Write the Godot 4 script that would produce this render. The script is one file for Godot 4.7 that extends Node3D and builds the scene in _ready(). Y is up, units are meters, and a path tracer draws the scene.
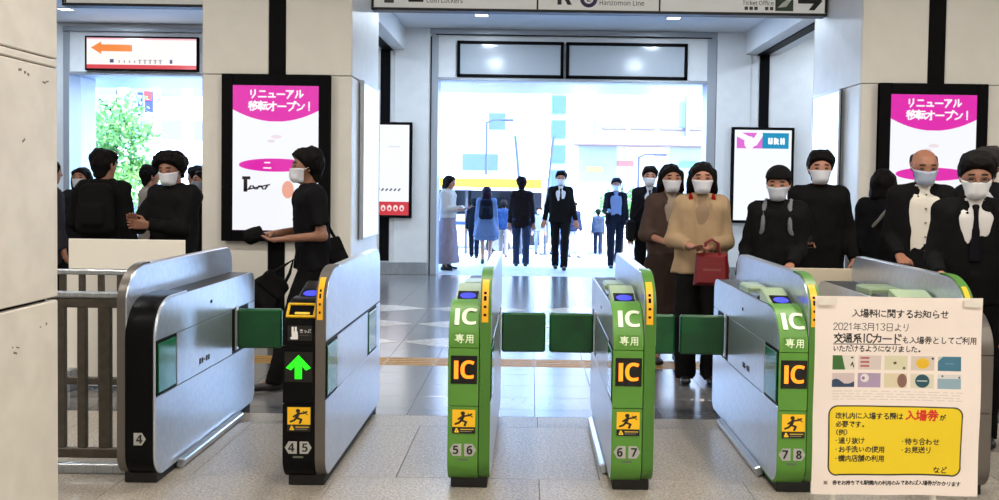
extends Node3D
# A station ticket hall: automatic gates in front, two columns with screens, a wide doorway to a sunlit street.
# x runs to the right, y up, the camera looks along -z. Depths in the tables below are positive metres from the camera.

const CEIL := 4.03
var mats := {}
var taken := {}
var bold: SystemFont
var plain: SystemFont

func _ready() -> void:
	setup_camera()
	setup_sky()
	setup_fonts()
	build_floor()
	build_shell()
	build_far_wall()
	build_columns()
	build_near_pillar()
	build_ceiling_lights()
	build_street()
	build_gates()
	build_barriers()
	build_signs()
	build_notice()
	build_people()

# ---------------------------------------------------------------- camera, sky, sun, exposure
func setup_camera() -> void:
	var cam := Camera3D.new()
	cam.name = "camera"
	add_child(cam)
	var f := 950.0
	var near := 0.05
	cam.projection = Camera3D.PROJECTION_FRUSTUM
	cam.near = near
	cam.far = 400.0
	cam.size = near * 500.0 / f
	cam.frustum_offset = Vector2(near * (499.5 - 531.0) / f, near * (218.0 - 250.0) / f)
	cam.position = Vector3(0, 1.5, 0)
	cam.basis = Basis(Vector3.RIGHT, -atan(33.0 / f)) * Basis(Vector3.BACK, 0.0145)
	cam.current = true

func setup_sky() -> void:
	var env := Environment.new()
	var sky := Sky.new()
	var sm := ProceduralSkyMaterial.new()
	sm.sky_top_color = Color(0.42, 0.62, 0.9)
	sm.sky_horizon_color = Color(0.80, 0.91, 1.0)
	sm.ground_horizon_color = Color(0.7, 0.72, 0.74)
	sm.ground_bottom_color = Color(0.35, 0.36, 0.38)
	sm.sky_energy_multiplier = 3.4
	sm.ground_energy_multiplier = 1.5
	sky.sky_material = sm
	env.sky = sky
	env.background_mode = Environment.BG_SKY
	env.tonemap_mode = Environment.TONE_MAPPER_LINEAR
	env.tonemap_exposure = 1.0
	env.sdfgi_enabled = true
	env.ssao_enabled = true
	env.ssil_enabled = true
	var we := WorldEnvironment.new()
	we.name = "environment"
	we.environment = env
	add_child(we)
	var sun := DirectionalLight3D.new()
	sun.name = "sun"
	sun.light_energy = 7.0
	sun.light_color = Color(1.0, 0.97, 0.92)
	sun.light_angular_distance = 0.6
	sun.shadow_enabled = true
	add_child(sun)
	sun.look_at_from_position(Vector3(14, 26, 12), Vector3.ZERO, Vector3.UP)

func setup_fonts() -> void:
	bold = SystemFont.new()
	bold.font_names = PackedStringArray(["Droid Sans"])
	bold.font_weight = 700
	plain = SystemFont.new()
	plain.font_names = PackedStringArray(["Droid Sans"])

# ---------------------------------------------------------------- nodes
func numbered(called: String) -> String:
	taken[called] = taken.get(called, -1) + 1
	return called if taken[called] == 0 else "%s_%03d" % [called, taken[called]]

func tag(o: Node3D, label: String, category: String, group := "", kind := "") -> void:
	o.set_meta("label", label)
	o.set_meta("category", category)
	if group != "":
		o.set_meta("group", group)
	if kind != "":
		o.set_meta("kind", kind)

func thing(called: String, label: String, category: String, at := Vector3.ZERO, turn := 0.0, group := "", kind := "") -> Node3D:
	var o := Node3D.new()
	o.name = numbered(called)
	add_child(o)
	o.position = at
	o.rotation.y = turn
	tag(o, label, category, group, kind)
	return o

func part(parent: Node, called: String, mesh: Mesh, m: Material, at := Vector3.ZERO, turn := Vector3.ZERO) -> MeshInstance3D:
	var o := MeshInstance3D.new()
	o.name = numbered(called) if parent == self else called
	o.mesh = mesh
	if m:
		o.material_override = m
	parent.add_child(o, true)
	o.position = at
	o.rotation = turn
	return o

func mat(c: Color, rough := 0.6, metal := 0.0, emit := 0.0) -> StandardMaterial3D:
	var key := "%s %.3f %.3f %.3f" % [c.to_html(), rough, metal, emit]
	if not mats.has(key):
		var m := StandardMaterial3D.new()
		m.albedo_color = c
		m.roughness = rough
		m.metallic = metal
		if emit > 0.0:
			m.emission_enabled = true
			m.emission = c
			m.emission_energy_multiplier = emit
		mats[key] = m
	return mats[key]

func area_light(parent: Node3D, called: String, at: Vector3, dir: Vector3, size: Vector2, energy: float, c: Color) -> void:
	var l := AreaLight3D.new()
	l.name = called
	l.area_size = size
	l.light_energy = energy
	l.light_color = c
	l.shadow_enabled = true
	l.set("area_range", 40.0)
	parent.add_child(l, true)
	var up := Vector3.UP if absf(dir.y) < 0.9 else Vector3.BACK
	l.position = at
	l.basis = Basis.looking_at(dir, up)

# ---------------------------------------------------------------- mesh building
class Shape:
	var v := PackedVector3Array()
	var n := PackedVector3Array()
	var u := PackedVector2Array()
	var i := PackedInt32Array()

	func face(pts: Array, nrm: Vector3, uvs := []) -> Shape:
		# a convex polygon whose outside is where nrm points
		var b := v.size()
		var flip := false
		var c: Vector3 = (pts[1] - pts[0]).cross(pts[2] - pts[0])
		if c.length_squared() < 1e-14 and pts.size() > 3:
			c = (pts[2] - pts[0]).cross(pts[3] - pts[0])
		flip = c.dot(nrm) > 0.0
		for k in pts.size():
			v.append(pts[k])
			n.append(nrm)
			u.append(uvs[k] if uvs.size() > k else Vector2(pts[k].x + pts[k].z, -pts[k].y))
		for k in range(1, pts.size() - 1):
			if flip:
				i.append_array([b, b + k + 1, b + k])
			else:
				i.append_array([b, b + k, b + k + 1])
		return self

	func smooth_quad(p: Array, q: Array) -> Shape:
		# four points with four normals of their own
		var b := v.size()
		var c: Vector3 = (p[1] - p[0]).cross(p[2] - p[0])
		var flip := c.dot(q[0] + q[2]) > 0.0
		for k in 4:
			v.append(p[k])
			n.append(q[k])
			u.append(Vector2(p[k].x + p[k].z, -p[k].y))
		if flip:
			i.append_array([b, b + 2, b + 1, b, b + 3, b + 2])
		else:
			i.append_array([b, b + 1, b + 2, b, b + 2, b + 3])
		return self

	func box(c: Vector3, s: Vector3, bev := 0.0) -> Shape:
		var h := s * 0.5
		var b := minf(bev, minf(h.x, minf(h.y, h.z)) * 0.49)
		for ax in 3:
			for sg in [-1.0, 1.0]:
				var e1 := (ax + 1) % 3
				var e2 := (ax + 2) % 3
				var nrm := Vector3.ZERO
				nrm[ax] = sg
				var pts := []
				for w in [[-1, -1], [1, -1], [1, 1], [-1, 1]]:
					var p := Vector3.ZERO
					p[ax] = sg * h[ax]
					p[e1] = w[0] * (h[e1] - b)
					p[e2] = w[1] * (h[e2] - b)
					pts.append(c + p)
				face(pts, nrm)
		if b > 0.0:
			for ax in 3:
				var e1 := (ax + 1) % 3
				var e2 := (ax + 2) % 3
				for s1 in [-1.0, 1.0]:
					for s2 in [-1.0, 1.0]:
						var nrm := Vector3.ZERO
						nrm[e1] = s1
						nrm[e2] = s2
						var pts := []
						for w in [[-1, 0], [1, 0], [1, 1], [-1, 1]]:
							var p := Vector3.ZERO
							p[ax] = w[0] * (h[ax] - b)
							p[e1] = s1 * (h[e1] - (b if w[1] == 0 else 0.0))
							p[e2] = s2 * (h[e2] - (0.0 if w[1] == 0 else b))
							pts.append(c + p)
						face(pts, nrm.normalized())
			for sx in [-1.0, 1.0]:
				for sy in [-1.0, 1.0]:
					for sz in [-1.0, 1.0]:
						face([c + Vector3(sx * h.x, sy * (h.y - b), sz * (h.z - b)), c + Vector3(sx * (h.x - b), sy * h.y, sz * (h.z - b)), c + Vector3(sx * (h.x - b), sy * (h.y - b), sz * h.z)], Vector3(sx, sy, sz).normalized())
		return self

	func prism(poly: PackedVector2Array, d0: float, d1: float, bev := 0.0, t := Transform3D.IDENTITY) -> Shape:
		# poly lies in xy and is extruded along z from d0 to d1, then placed by t
		if Geometry2D.is_polygon_clockwise(poly):
			poly = poly.duplicate()
			poly.reverse()
		var m := poly.size()
		var en := []
		for k in m:
			var e := (poly[(k + 1) % m] - poly[k]).normalized()
			en.append(Vector2(e.y, -e.x))
		var inset := PackedVector2Array()
		for k in m:
			var a: Vector2 = en[(k + m - 1) % m]
			var c: Vector2 = en[k]
			var s := (a + c)
			var d := maxf(0.35, 1.0 + a.dot(c))
			inset.append(poly[k] - s / d * bev)
		var tri := Geometry2D.triangulate_polygon(inset)
		for side in [[d0, -1.0], [d1, 1.0]]:
			var b := v.size()
			var nrm: Vector3 = (t.basis * Vector3(0, 0, side[1])).normalized()
			for p in inset:
				v.append(t * Vector3(p.x, p.y, side[0]))
				n.append(nrm)
				u.append(p)
			for k in range(0, tri.size(), 3):
				var a3 := v[b + tri[k]]
				var c3 := (v[b + tri[k + 1]] - a3).cross(v[b + tri[k + 2]] - a3)
				if c3.dot(nrm) > 0.0:
					i.append_array([b + tri[k], b + tri[k + 2], b + tri[k + 1]])
				else:
					i.append_array([b + tri[k], b + tri[k + 1], b + tri[k + 2]])
		var rings := [[poly, d0 + bev], [poly, d1 - bev]]
		if bev > 0.0:
			rings = [[inset, d0], [poly, d0 + bev], [poly, d1 - bev], [inset, d1]]
		for r in rings.size() - 1:
			for k in m:
				var k2 := (k + 1) % m
				var ne: Vector2 = en[k]
				var na: Vector2 = en[(k + m - 1) % m]
				var nb: Vector2 = en[k2]
				var n1 := ne if ne.dot(na) < 0.8 else (ne + na).normalized()
				var n2 := ne if ne.dot(nb) < 0.8 else (ne + nb).normalized()
				var za := 0.0
				if bev > 0.0:
					za = -0.7 if r == 0 else (0.7 if r == 2 else 0.0)
				var q1 := (t.basis * Vector3(n1.x, n1.y, za)).normalized()
				var q2 := (t.basis * Vector3(n2.x, n2.y, za)).normalized()
				var pa: PackedVector2Array = rings[r][0]
				var pb: PackedVector2Array = rings[r + 1][0]
				smooth_quad([t * Vector3(pa[k].x, pa[k].y, rings[r][1]), t * Vector3(pa[k2].x, pa[k2].y, rings[r][1]), t * Vector3(pb[k2].x, pb[k2].y, rings[r + 1][1]), t * Vector3(pb[k].x, pb[k].y, rings[r + 1][1])], [q1, q2, q2, q1])
		return self

	func tube(path: Array, rad, seg := 10, caps := true) -> Shape:
		# rad is one number or one for each point
		var m := path.size()
		var last := Vector3.ZERO
		var rings := []
		var norms := []
		for k in m:
			var d: Vector3 = (path[mini(k + 1, m - 1)] - path[maxi(k - 1, 0)]).normalized()
			var s := last - d * last.dot(d)
			if s.length() < 0.01:
				s = d.cross(Vector3.UP if absf(d.y) < 0.9 else Vector3.RIGHT)
			s = s.normalized()
			last = s
			var w := d.cross(s)
			var r: float = rad[k] if rad is Array else rad
			var ring := []
			var nr := []
			for j in seg:
				var a := TAU * j / seg
				var o := s * cos(a) + w * sin(a)
				ring.append(path[k] + o * r)
				nr.append(o)
			rings.append(ring)
			norms.append(nr)
		for k in m - 1:
			for j in seg:
				var j2 := (j + 1) % seg
				smooth_quad([rings[k][j], rings[k][j2], rings[k + 1][j2], rings[k + 1][j]], [norms[k][j], norms[k][j2], norms[k + 1][j2], norms[k + 1][j]])
		if caps:
			face(rings[0], (path[0] - path[1]).normalized())
			face(rings[m - 1], (path[m - 1] - path[m - 2]).normalized())
		return self

	func mesh() -> ArrayMesh:
		var am := ArrayMesh.new()
		var a := []
		a.resize(Mesh.ARRAY_MAX)
		a[Mesh.ARRAY_VERTEX] = v
		a[Mesh.ARRAY_NORMAL] = n
		a[Mesh.ARRAY_TEX_UV] = u
		a[Mesh.ARRAY_INDEX] = i
		am.add_surface_from_arrays(Mesh.PRIMITIVE_TRIANGLES, a)
		return am

func boxm(s: Vector3, bev := 0.004, c := Vector3.ZERO) -> ArrayMesh:
	return Shape.new().box(c, s, bev).mesh()

func rounded(x0: float, y0: float, x1: float, y1: float, r: float, steps := 5) -> PackedVector2Array:
	var p := PackedVector2Array()
	for q in [[x1 - r, y1 - r, 0.0], [x0 + r, y1 - r, 90.0], [x0 + r, y0 + r, 180.0], [x1 - r, y0 + r, 270.0]]:
		for k in steps + 1:
			var a := deg_to_rad(q[2] + 90.0 * k / steps)
			p.append(Vector2(q[0] + r * cos(a), q[1] + r * sin(a)))
	return p

func picture(w: float, h: float, m: Material, parent: Node, called: String, at: Vector3, turn := Vector3.ZERO) -> MeshInstance3D:
	# a flat print or screen with a little thickness, its picture upright on +z
	var s := Shape.new()
	var d := 0.004
	s.face([Vector3(-w / 2, -h / 2, 0), Vector3(w / 2, -h / 2, 0), Vector3(w / 2, h / 2, 0), Vector3(-w / 2, h / 2, 0)], Vector3.BACK, [Vector2(0, 1), Vector2(1, 1), Vector2(1, 0), Vector2(0, 0)])
	s.face([Vector3(-w / 2, -h / 2, -d), Vector3(w / 2, -h / 2, -d), Vector3(w / 2, h / 2, -d), Vector3(-w / 2, h / 2, -d)], Vector3.FORWARD, [Vector2(0.01, 0.01), Vector2(0.01, 0.01), Vector2(0.01, 0.01), Vector2(0.01, 0.01)])
	return part(parent, called, s.mesh(), m, at, turn)

func lettering(text: String, height: float, m: Material, parent: Node, called: String, at: Vector3, turn := Vector3.ZERO, heavy := true, wide := 1.0) -> MeshInstance3D:
	var t := TextMesh.new()
	t.text = text
	t.font = bold if heavy else plain
	t.font_size = 32
	t.pixel_size = height / 32.0 * 1.38
	t.depth = 0.002
	t.curve_step = 1.0
	var o := part(parent, called, t, m, at, turn)
	o.scale = Vector3(wide, 1, 1)
	return o

func pic_mat(img: Image, glow := 0.0, rough := 0.5) -> StandardMaterial3D:
	var m := StandardMaterial3D.new()
	var t := ImageTexture.create_from_image(img)
	m.roughness = rough
	if glow > 0.0:
		m.albedo_color = Color(0.02, 0.02, 0.02)
		m.roughness = 0.15
		m.emission_enabled = true
		m.emission = Color.WHITE
		m.emission_operator = BaseMaterial3D.EMISSION_OP_MULTIPLY
		m.emission_texture = t
		m.emission_energy_multiplier = glow
	else:
		m.albedo_texture = t
	return m

# a surface whose colour and gloss vary with world position; two noises are layered
func grain(seed_: int, freq: float, c0: Color, c1: Color, c2: Color, metres: float, rough := 0.5, metal := 0.0, size := 256, stretch := 1.0, speckle := 0.0) -> StandardMaterial3D:
	var fine := FastNoiseLite.new()
	fine.seed = seed_
	fine.noise_type = FastNoiseLite.TYPE_SIMPLEX
	fine.frequency = freq
	fine.fractal_octaves = 3
	var coarse := FastNoiseLite.new()
	coarse.seed = seed_ + 7
	coarse.frequency = 0.012
	coarse.fractal_octaves = 3
	var a := fine.get_seamless_image(size, size)
	var b := coarse.get_seamless_image(size, size)
	var rng := RandomNumberGenerator.new()
	rng.seed = seed_
	var img := Image.create(size, size, true, Image.FORMAT_RGB8)
	for y in size:
		for x in size:
			var f := a.get_pixel(x, int(y * stretch) % size).r
			var g := b.get_pixel(x, y).r
			var c := c0.lerp(c1, clampf(f * 1.6 - 0.3, 0, 1)).lerp(c2, clampf(g - 0.35, 0, 1) * 0.8)
			if speckle > 0.0:
				c = c.lerp(c1 if rng.randf() < 0.5 else c0.darkened(0.45), speckle * rng.randf())
			img.set_pixel(x, y, c)
	img.generate_mipmaps()
	var m := StandardMaterial3D.new()
	m.albedo_texture = ImageTexture.create_from_image(img)
	m.roughness = rough
	m.metallic = metal
	m.uv1_triplanar = true
	m.uv1_world_triplanar = true
	m.uv1_scale = Vector3.ONE / metres
	return m

# ---------------------------------------------------------------- drawn characters (strokes on a 16 x 16 cell, each point is x then y)
const DAKU := " c0d2 e0f2"
const ROAD := "1133 06363b 0e3b6efe "
const HAND := "0454 313e1f 0a58 "
const GLYPHS := {
	"入": "527398bbfe 786b1e", "場": "0555 212c 0d5b 71d1d67671 73d3 68f8 885c 7aeadfbf aa6f da9f",
	"料": "0676 313f 1224 6254 370b 477a 92b4 86a8 7bf9 d1df", "関": "111f 11616515 1363 91e1efcf 9195e5 93e3 58a8 4aba 787b4e 8bbe",
	"知": "3114 2373 0777 43470e 487c 94e4ed9d94", "年": "4115 33e3 37d7 373b 0bfb 939f", "月": "313a1f 31d1dfbf 35d5 39d9",
	"日": "31d1df3f31 38d8", "交": "8083 13e3 5427 a4d7 b68b2f 568bef", "通": ROAD + "61d1a3 646c 64d4dccc 67d7 69d9 949c",
	"系": "c133 723586 b439 39d8 b6d9 898f 4b1e bbee", "券": "4052 b0a2 23d3 06f6 70761b 96ea 49b9af8f 793f",
	"利": "6122 0585 424f 460b 578a a2ab e1efcf", "用": "323a1f 32d2dfbf 36d6 3ada 828f", "改": "12626616 161d6b a176 94f4 d4ab6f 86bcff",
	"札": "0474 313f 350a 4679 a1adbefefb", "内": "242f 24d4dfbf 81864c 87bb", "際": "111f 1141354829 7055 729267 a1e1b5 a2f7 77d7 69e9 a9af 7b5e cbee",
	"必": "6194 c2792e 555c7dbdca 261a d6f9", "要": "11e1 23d3d62623 6166 a1a6 09f9 673bbe b98d2f", "例": "3107 252f 42a2 6248 65957b3f 587a b3bb e1efdf",
	"抜": HAND + "64f4 91875e 87d7ac6f 88bcff", "待": "4004 4408 373f 63e3 a0a6 56f6 59f9 c7cfaf 7b9d", "合": "8016 80f6 56b6 49c9cf4f49",
	"手": "c142 25d5 09f9 828f6f", "洗": "1133 0527 1f3a 7155 63d3 9097 47f7 877c4f b7befefc", "使": "3107 252f 52f2 64e4e86864 a0a88c4f 69adff",
	"見": "31d1d93931 34d4 36d6 695c1f 999eeeec", "送": ROAD + "7082 d0c2 63e3 56f6 a3a66b a7eb", "構": "0444 212f 2509 2648 52f2 54f4 8085 c0c5 56f6 686f 68e8efdf 6beb 4dfd a6ad",
	"店": "8082 22f2 22290f 9499 96e6 59d9df5f59", "舗": "4005 4074 1676 444a 1a6a6f1f1a 83f3 d0e2 858f 85e5ef 88e8 8beb b1bf",
	"駅": "1119 1171 1474 1676 4149 19797e5f 1b0e 3b3d 5b5d a1e1e6a6 a1a78f c6ff", "乗": "c041 13e3 08f8 434b b3bb 2bdb 818f 7b1f 9bff",
	"車": "12e2 34c4ca3a34 37c7 0cfc 808f", "持": HAND + "63e3 a0a6 56f6 59f9 c7cfaf 7b9d", "専": "12e2 34c4c83834 36c6 8088 0afa b8bf9f 4b6d",
	"移": "5112 0565 323f 360a 4679 a074 92e2b577 b67b a8f8cc6f", "転": "0272 14646a1a14 1767 0c7c 404f 92e2 86f6 b68dec d9fe", "二": "33c3 1ded",
	"に": "22182e 64d4 6a6c8ded", "す": "14e4 91997b5977998d4f", "る": "42b23987d9dd9f6e7cae", "お": "1595 515d3e1c59b8ebce9e b3e6",
	"ら": "6193 443a88d9dd6f", "せ": "16e5 b2b99a 525d8ede", "よ": "818c5e2d5b9cef 85d5", "り": "423858 b1b89d6f", "も": "716b8ecedb 35b5 39a9",
	"と": "5176 c4493c5ede", "し": "515c7eaeda", "て": "23d2867bbe", "ご": "33b3 393c5ede" + DAKU, "い": "333a5d7a b4da", "た": "1484 511e 87d7 7b8eee",
	"だ": "1484 511e 87d7 7b8eee" + DAKU, "け": "22183e 65e5 b1b98f", "う": "51a2 3695c8ac6f", "な": "1484 511a b3e6 a6ad6e4d7bde",
	"ま": "24d4 28d8 818d5f2d5bde", "か": "15949b7e5d 51471e b4e9", "が": "15949b7e5d 51471e b4e9" + DAKU, "は": "22182e 65e5 b2bd8e6d8bee",
	"ば": "22182e 65e5 b2bd8e6d8bee" + DAKU, "で": "23d2867bbe b5c7 d4e6", "ど": "5176 c4493c5ede" + DAKU, "ち": "24d4 714997d9cd6f",
	"わ": "414f 15641c 1c96d8dc9e", "の": "836a3d194493e7dc8e", "み": "32823d1c39eb c6bb8f", "あ": "23c3 616d b57c3e2b67c7eb9f", "れ": "414f 15641c 1c94b6accefb",
	"を": "23c3 71387698 d65a5dce", "き": "23d3 26d6 61a9 4a4d6ede", "っ": "3796d9ad6e", "ぷ": "61836a 5a7c5e 3b1d bbee d0f1e3c2d0",
	"カ": "15d5cd9d 71681f", "ー": "18e8", "ド": "515f 56ca a1b4 d1e4", "リ": "4249 b1b86f", "ニ": "33c3 1ded", "ュ": "47a7ad 2ded", "ア": "12d297 75793f",
	"ル": "42481e 919de8", "オ": "15e5 919f7f 951d", "プ": "13c3aa4f d0f1e3c2d0", "ン": "2356 d59b2e",
	"0": "61a1c4cbae6e4b4461", "1": "54818e", "2": "4461a1c44ece", "3": "4261a1c487cbae6e4c", "I": "818e", "C": "c4a161444b6eaecb",
	"。": "3b5c4e2d3b", "、": "3b5e", "・": "7887", "（": "c1959ace", "）": "31656a3e", "※": "22dd d22d 7374 7c7d 2838 c8d8", "！": "818a 8d8e", "　": "",
}
const NARROW := {"0": 0.62, "1": 0.62, "2": 0.62, "3": 0.62, "I": 0.4, "C": 0.68, "・": 0.7, "（": 0.8, "）": 0.8, "！": 0.7}

func stroke(img: Image, a: Vector2, b: Vector2, r: float, c: Color) -> void:
	var x0 := maxi(0, int(minf(a.x, b.x) - r - 1.0))
	var x1 := mini(img.get_width() - 1, int(maxf(a.x, b.x) + r + 1.0))
	var y0 := maxi(0, int(minf(a.y, b.y) - r - 1.0))
	var y1 := mini(img.get_height() - 1, int(maxf(a.y, b.y) + r + 1.0))
	var ab := b - a
	var l2 := maxf(ab.length_squared(), 1e-6)
	for y in range(y0, y1 + 1):
		for x in range(x0, x1 + 1):
			var p := Vector2(x + 0.5, y + 0.5)
			var t := clampf((p - a).dot(ab) / l2, 0.0, 1.0)
			var k := clampf(r + 0.5 - (a + ab * t).distance_to(p), 0.0, 1.0)
			if k > 0.0:
				img.set_pixel(x, y, img.get_pixel(x, y).lerp(c, k))

func write(img: Image, text: String, x: float, y: float, size: float, weight: float, c: Color, pitch := 1.0) -> float:
	# x, y is the upper left of the first cell; returns where the line ends
	for ch in text:
		var w: float = NARROW.get(ch, 1.0)
		var off := (1.0 - w) * 0.5
		for token in String(GLYPHS.get(ch, "")).split(" ", false):
			var last := Vector2(-1, -1)
			for k in range(0, token.length() - 1, 2):
				var p := Vector2(x + (token.substr(k, 1).hex_to_int() / 15.0 * 0.92 + 0.04 - off) * size, y + (token.substr(k + 1, 1).hex_to_int() / 15.0 * 0.92 + 0.04) * size)
				if last.x >= 0.0 or last.y >= 0.0:
					stroke(img, last, p, weight, c)
				last = p
		x += size * w * pitch
	return x

func disc(img: Image, at: Vector2, rx: float, ry: float, c: Color) -> void:
	for y in range(maxi(0, int(at.y - ry)), mini(img.get_height(), int(at.y + ry) + 1)):
		for x in range(maxi(0, int(at.x - rx)), mini(img.get_width(), int(at.x + rx) + 1)):
			var d := Vector2((x + 0.5 - at.x) / rx, (y + 0.5 - at.y) / ry).length()
			var k := clampf((1.0 - d) * minf(rx, ry) + 0.5, 0.0, 1.0)
			if k > 0.0:
				img.set_pixel(x, y, img.get_pixel(x, y).lerp(c, k))

func blank(w: int, h: int, c: Color) -> Image:
	var img := Image.create(w, h, false, Image.FORMAT_RGB8)
	img.fill(c)
	return img

# ---------------------------------------------------------------- smooth bodies: a field of rounded bones meshed as surface nets
func bone(a: Vector3, b: Vector3, ra: float, rb: float, wa := 0.0, wb := 0.0, side := Vector3.RIGHT, k := 0.02, flat := 0) -> Array:
	# from a to b with radii ra, rb, widened by wa, wb along side; flat 1 cuts the end at a straight, 2 the end at b, 3 both
	return [a, b, ra, rb, wa, wb, side, k, flat]

func field(st: SurfaceTool, bones: Array, cell: float, minus := [], cuts := [], ripple := 0.0, wave := 9.0) -> void:
	var lo := Vector3.INF
	var hi := -Vector3.INF
	for B in bones:
		for e in 2:
			var ext: float = B[2 + e] + 0.01
			var w: Vector3 = (B[6] as Vector3).abs() * B[4 + e] + Vector3.ONE * ext
			lo = lo.min(B[e] - w)
			hi = hi.max(B[e] + w)
	lo -= Vector3.ONE * cell * 2.0
	hi += Vector3.ONE * cell * 2.0
	var nx := int((hi.x - lo.x) / cell) + 2
	var ny := int((hi.y - lo.y) / cell) + 2
	var nz := int((hi.z - lo.z) / cell) + 2
	var D := PackedFloat32Array()
	D.resize(nx * ny * nz)
	D.fill(1.0)
	for pass_ in 2:
		for B in (bones if pass_ == 0 else minus):
			var a: Vector3 = B[0]
			var b: Vector3 = B[1]
			var ra: float = B[2]
			var rb: float = B[3]
			var wa: float = B[4]
			var wb: float = B[5]
			var side: Vector3 = B[6]
			var k: float = B[7]
			var flat: int = B[8]
			var axis := b - a
			var l2 := maxf(axis.length_squared(), 1e-8)
			var ln := sqrt(l2)
			var m := k + cell * 2.0
			var wmax := side.abs() * maxf(wa, wb) + Vector3.ONE * (maxf(ra, rb) + m)
			var b0 := ((a.min(b) - wmax - lo) / cell).floor()
			var b1 := ((a.max(b) + wmax - lo) / cell).ceil()
			var z0 := maxi(0, int(b0.z))
			var z1 := mini(nz - 1, int(b1.z))
			for iy in range(maxi(0, int(b0.y)), mini(ny - 1, int(b1.y)) + 1):
				for ix in range(maxi(0, int(b0.x)), mini(nx - 1, int(b1.x)) + 1):
					var at := (iy * nx + ix) * nz
					for iz in range(z0, z1 + 1):
						var q := lo + Vector3(ix, iy, iz) * cell - a
						var t := q.dot(axis) / l2
						var tc := clampf(t, 0.0, 1.0)
						var over := 0.0
						var c: Vector3
						if t < 0.0 and (flat & 1):
							c = q - axis * t
							over = -t * ln
						elif t > 1.0 and (flat & 2):
							c = q - axis * t
							over = (t - 1.0) * ln
						else:
							c = q - axis * tc
						var w := wa + (wb - wa) * tc
						if w > 0.0:
							var sx := c.dot(side)
							c -= side * clampf(sx, -w, w)
						var d := c.length() - (ra + (rb - ra) * tc)
						if over > 0.0:
							d = maxf(d, over)
						var id := at + iz
						var old := D[id]
						if pass_ == 0:
							var h := clampf(0.5 + 0.5 * (old - d) / k, 0.0, 1.0)
							D[id] = old + (d - old) * h - k * h * (1.0 - h)
						else:
							D[id] = maxf(old, -d)
	if cuts.size() > 0 or ripple > 0.0:
		var ns := FastNoiseLite.new()
		ns.seed = 5
		ns.frequency = wave
		ns.fractal_octaves = 2
		for iy in ny:
			for ix in nx:
				var at := (iy * nx + ix) * nz
				for iz in nz:
					var d := D[at + iz]
					if d < cell * 3.0:
						var p := lo + Vector3(ix, iy, iz) * cell
						if ripple > 0.0:
							d += ripple * 0.8 * (ns.get_noise_3d(p.x, p.y * 0.6, p.z) - 0.45)
						for c in cuts:
							d = maxf(d, (p - c[0]).dot(c[1]))
						D[at + iz] = d
	# one vertex in each cell that the surface crosses
	var vid := PackedInt32Array()
	vid.resize(nx * ny * nz)
	vid.fill(-1)
	var V := PackedVector3Array()
	var sy := nx * nz
	var sx_ := nz
	var off := PackedInt32Array([0, 1, sx_, sx_ + 1, sy, sy + 1, sy + sx_, sy + sx_ + 1])
	var corner := [Vector3(0, 0, 0), Vector3(0, 0, 1), Vector3(1, 0, 0), Vector3(1, 0, 1), Vector3(0, 1, 0), Vector3(0, 1, 1), Vector3(1, 1, 0), Vector3(1, 1, 1)]
	var edges := [[0, 1], [2, 3], [4, 5], [6, 7], [0, 2], [1, 3], [4, 6], [5, 7], [0, 4], [1, 5], [2, 6], [3, 7]]
	var far := cell * (1.8 if ripple == 0.0 else 4.0)
	for iy in ny - 1:
		for ix in nx - 1:
			var at := (iy * nx + ix) * nz
			for iz in nz - 1:
				var id := at + iz
				var d0 := D[id]
				if d0 > far or d0 < -far:
					continue
				var mask := 0
				for k in 8:
					if D[id + off[k]] < 0.0:
						mask |= 1 << k
				if mask == 0 or mask == 255:
					continue
				var sum := Vector3.ZERO
				var cnt := 0
				for e in edges:
					var i0: int = e[0]
					var i1: int = e[1]
					if ((mask >> i0) & 1) != ((mask >> i1) & 1):
						var da := D[id + off[i0]]
						var db := D[id + off[i1]]
						sum += (corner[i0] as Vector3).lerp(corner[i1], da / (da - db))
						cnt += 1
				vid[id] = V.size()
				V.append(lo + (Vector3(ix, iy, iz) + sum / cnt) * cell)
	var I := PackedInt32Array()
	for iy in range(1, ny - 1):
		for ix in range(1, nx - 1):
			var at := (iy * nx + ix) * nz
			for iz in range(1, nz - 1):
				var id := at + iz
				if vid[id] < 0 and vid[id - 1] < 0 and vid[id - sx_] < 0 and vid[id - sy] < 0:
					continue
				var inside := D[id] < 0.0
				for ax in 3:
					var st1 := sx_ if ax == 0 else (sy if ax == 1 else 1)
					if (D[id + st1] < 0.0) == inside:
						continue
					var u1 := sy if ax == 0 else (1 if ax == 1 else sx_)
					var u2 := 1 if ax == 0 else (sx_ if ax == 1 else sy)
					var a := vid[id]
					var b := vid[id - u1]
					var c := vid[id - u1 - u2]
					var d := vid[id - u2]
					if a < 0 or b < 0 or c < 0 or d < 0:
						continue
					if inside:
						I.append_array([a, c, b, a, d, c])
					else:
						I.append_array([a, b, c, a, c, d])
	var N := PackedVector3Array()
	N.resize(V.size())
	for k in range(0, I.size(), 3):
		var f := (V[I[k + 2]] - V[I[k]]).cross(V[I[k + 1]] - V[I[k]])
		for j in 3:
			N[I[k + j]] += f
	for k in I.size():
		var p := I[k]
		st.set_normal(N[p].normalized())
		st.add_vertex(V[p])

func blob(bones: Array, cell: float, minus := [], cuts := [], ripple := 0.0, wave := 9.0) -> ArrayMesh:
	var st := SurfaceTool.new()
	st.begin(Mesh.PRIMITIVE_TRIANGLES)
	field(st, bones, cell, minus, cuts, ripple, wave)
	st.index()
	return st.commit()

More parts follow.
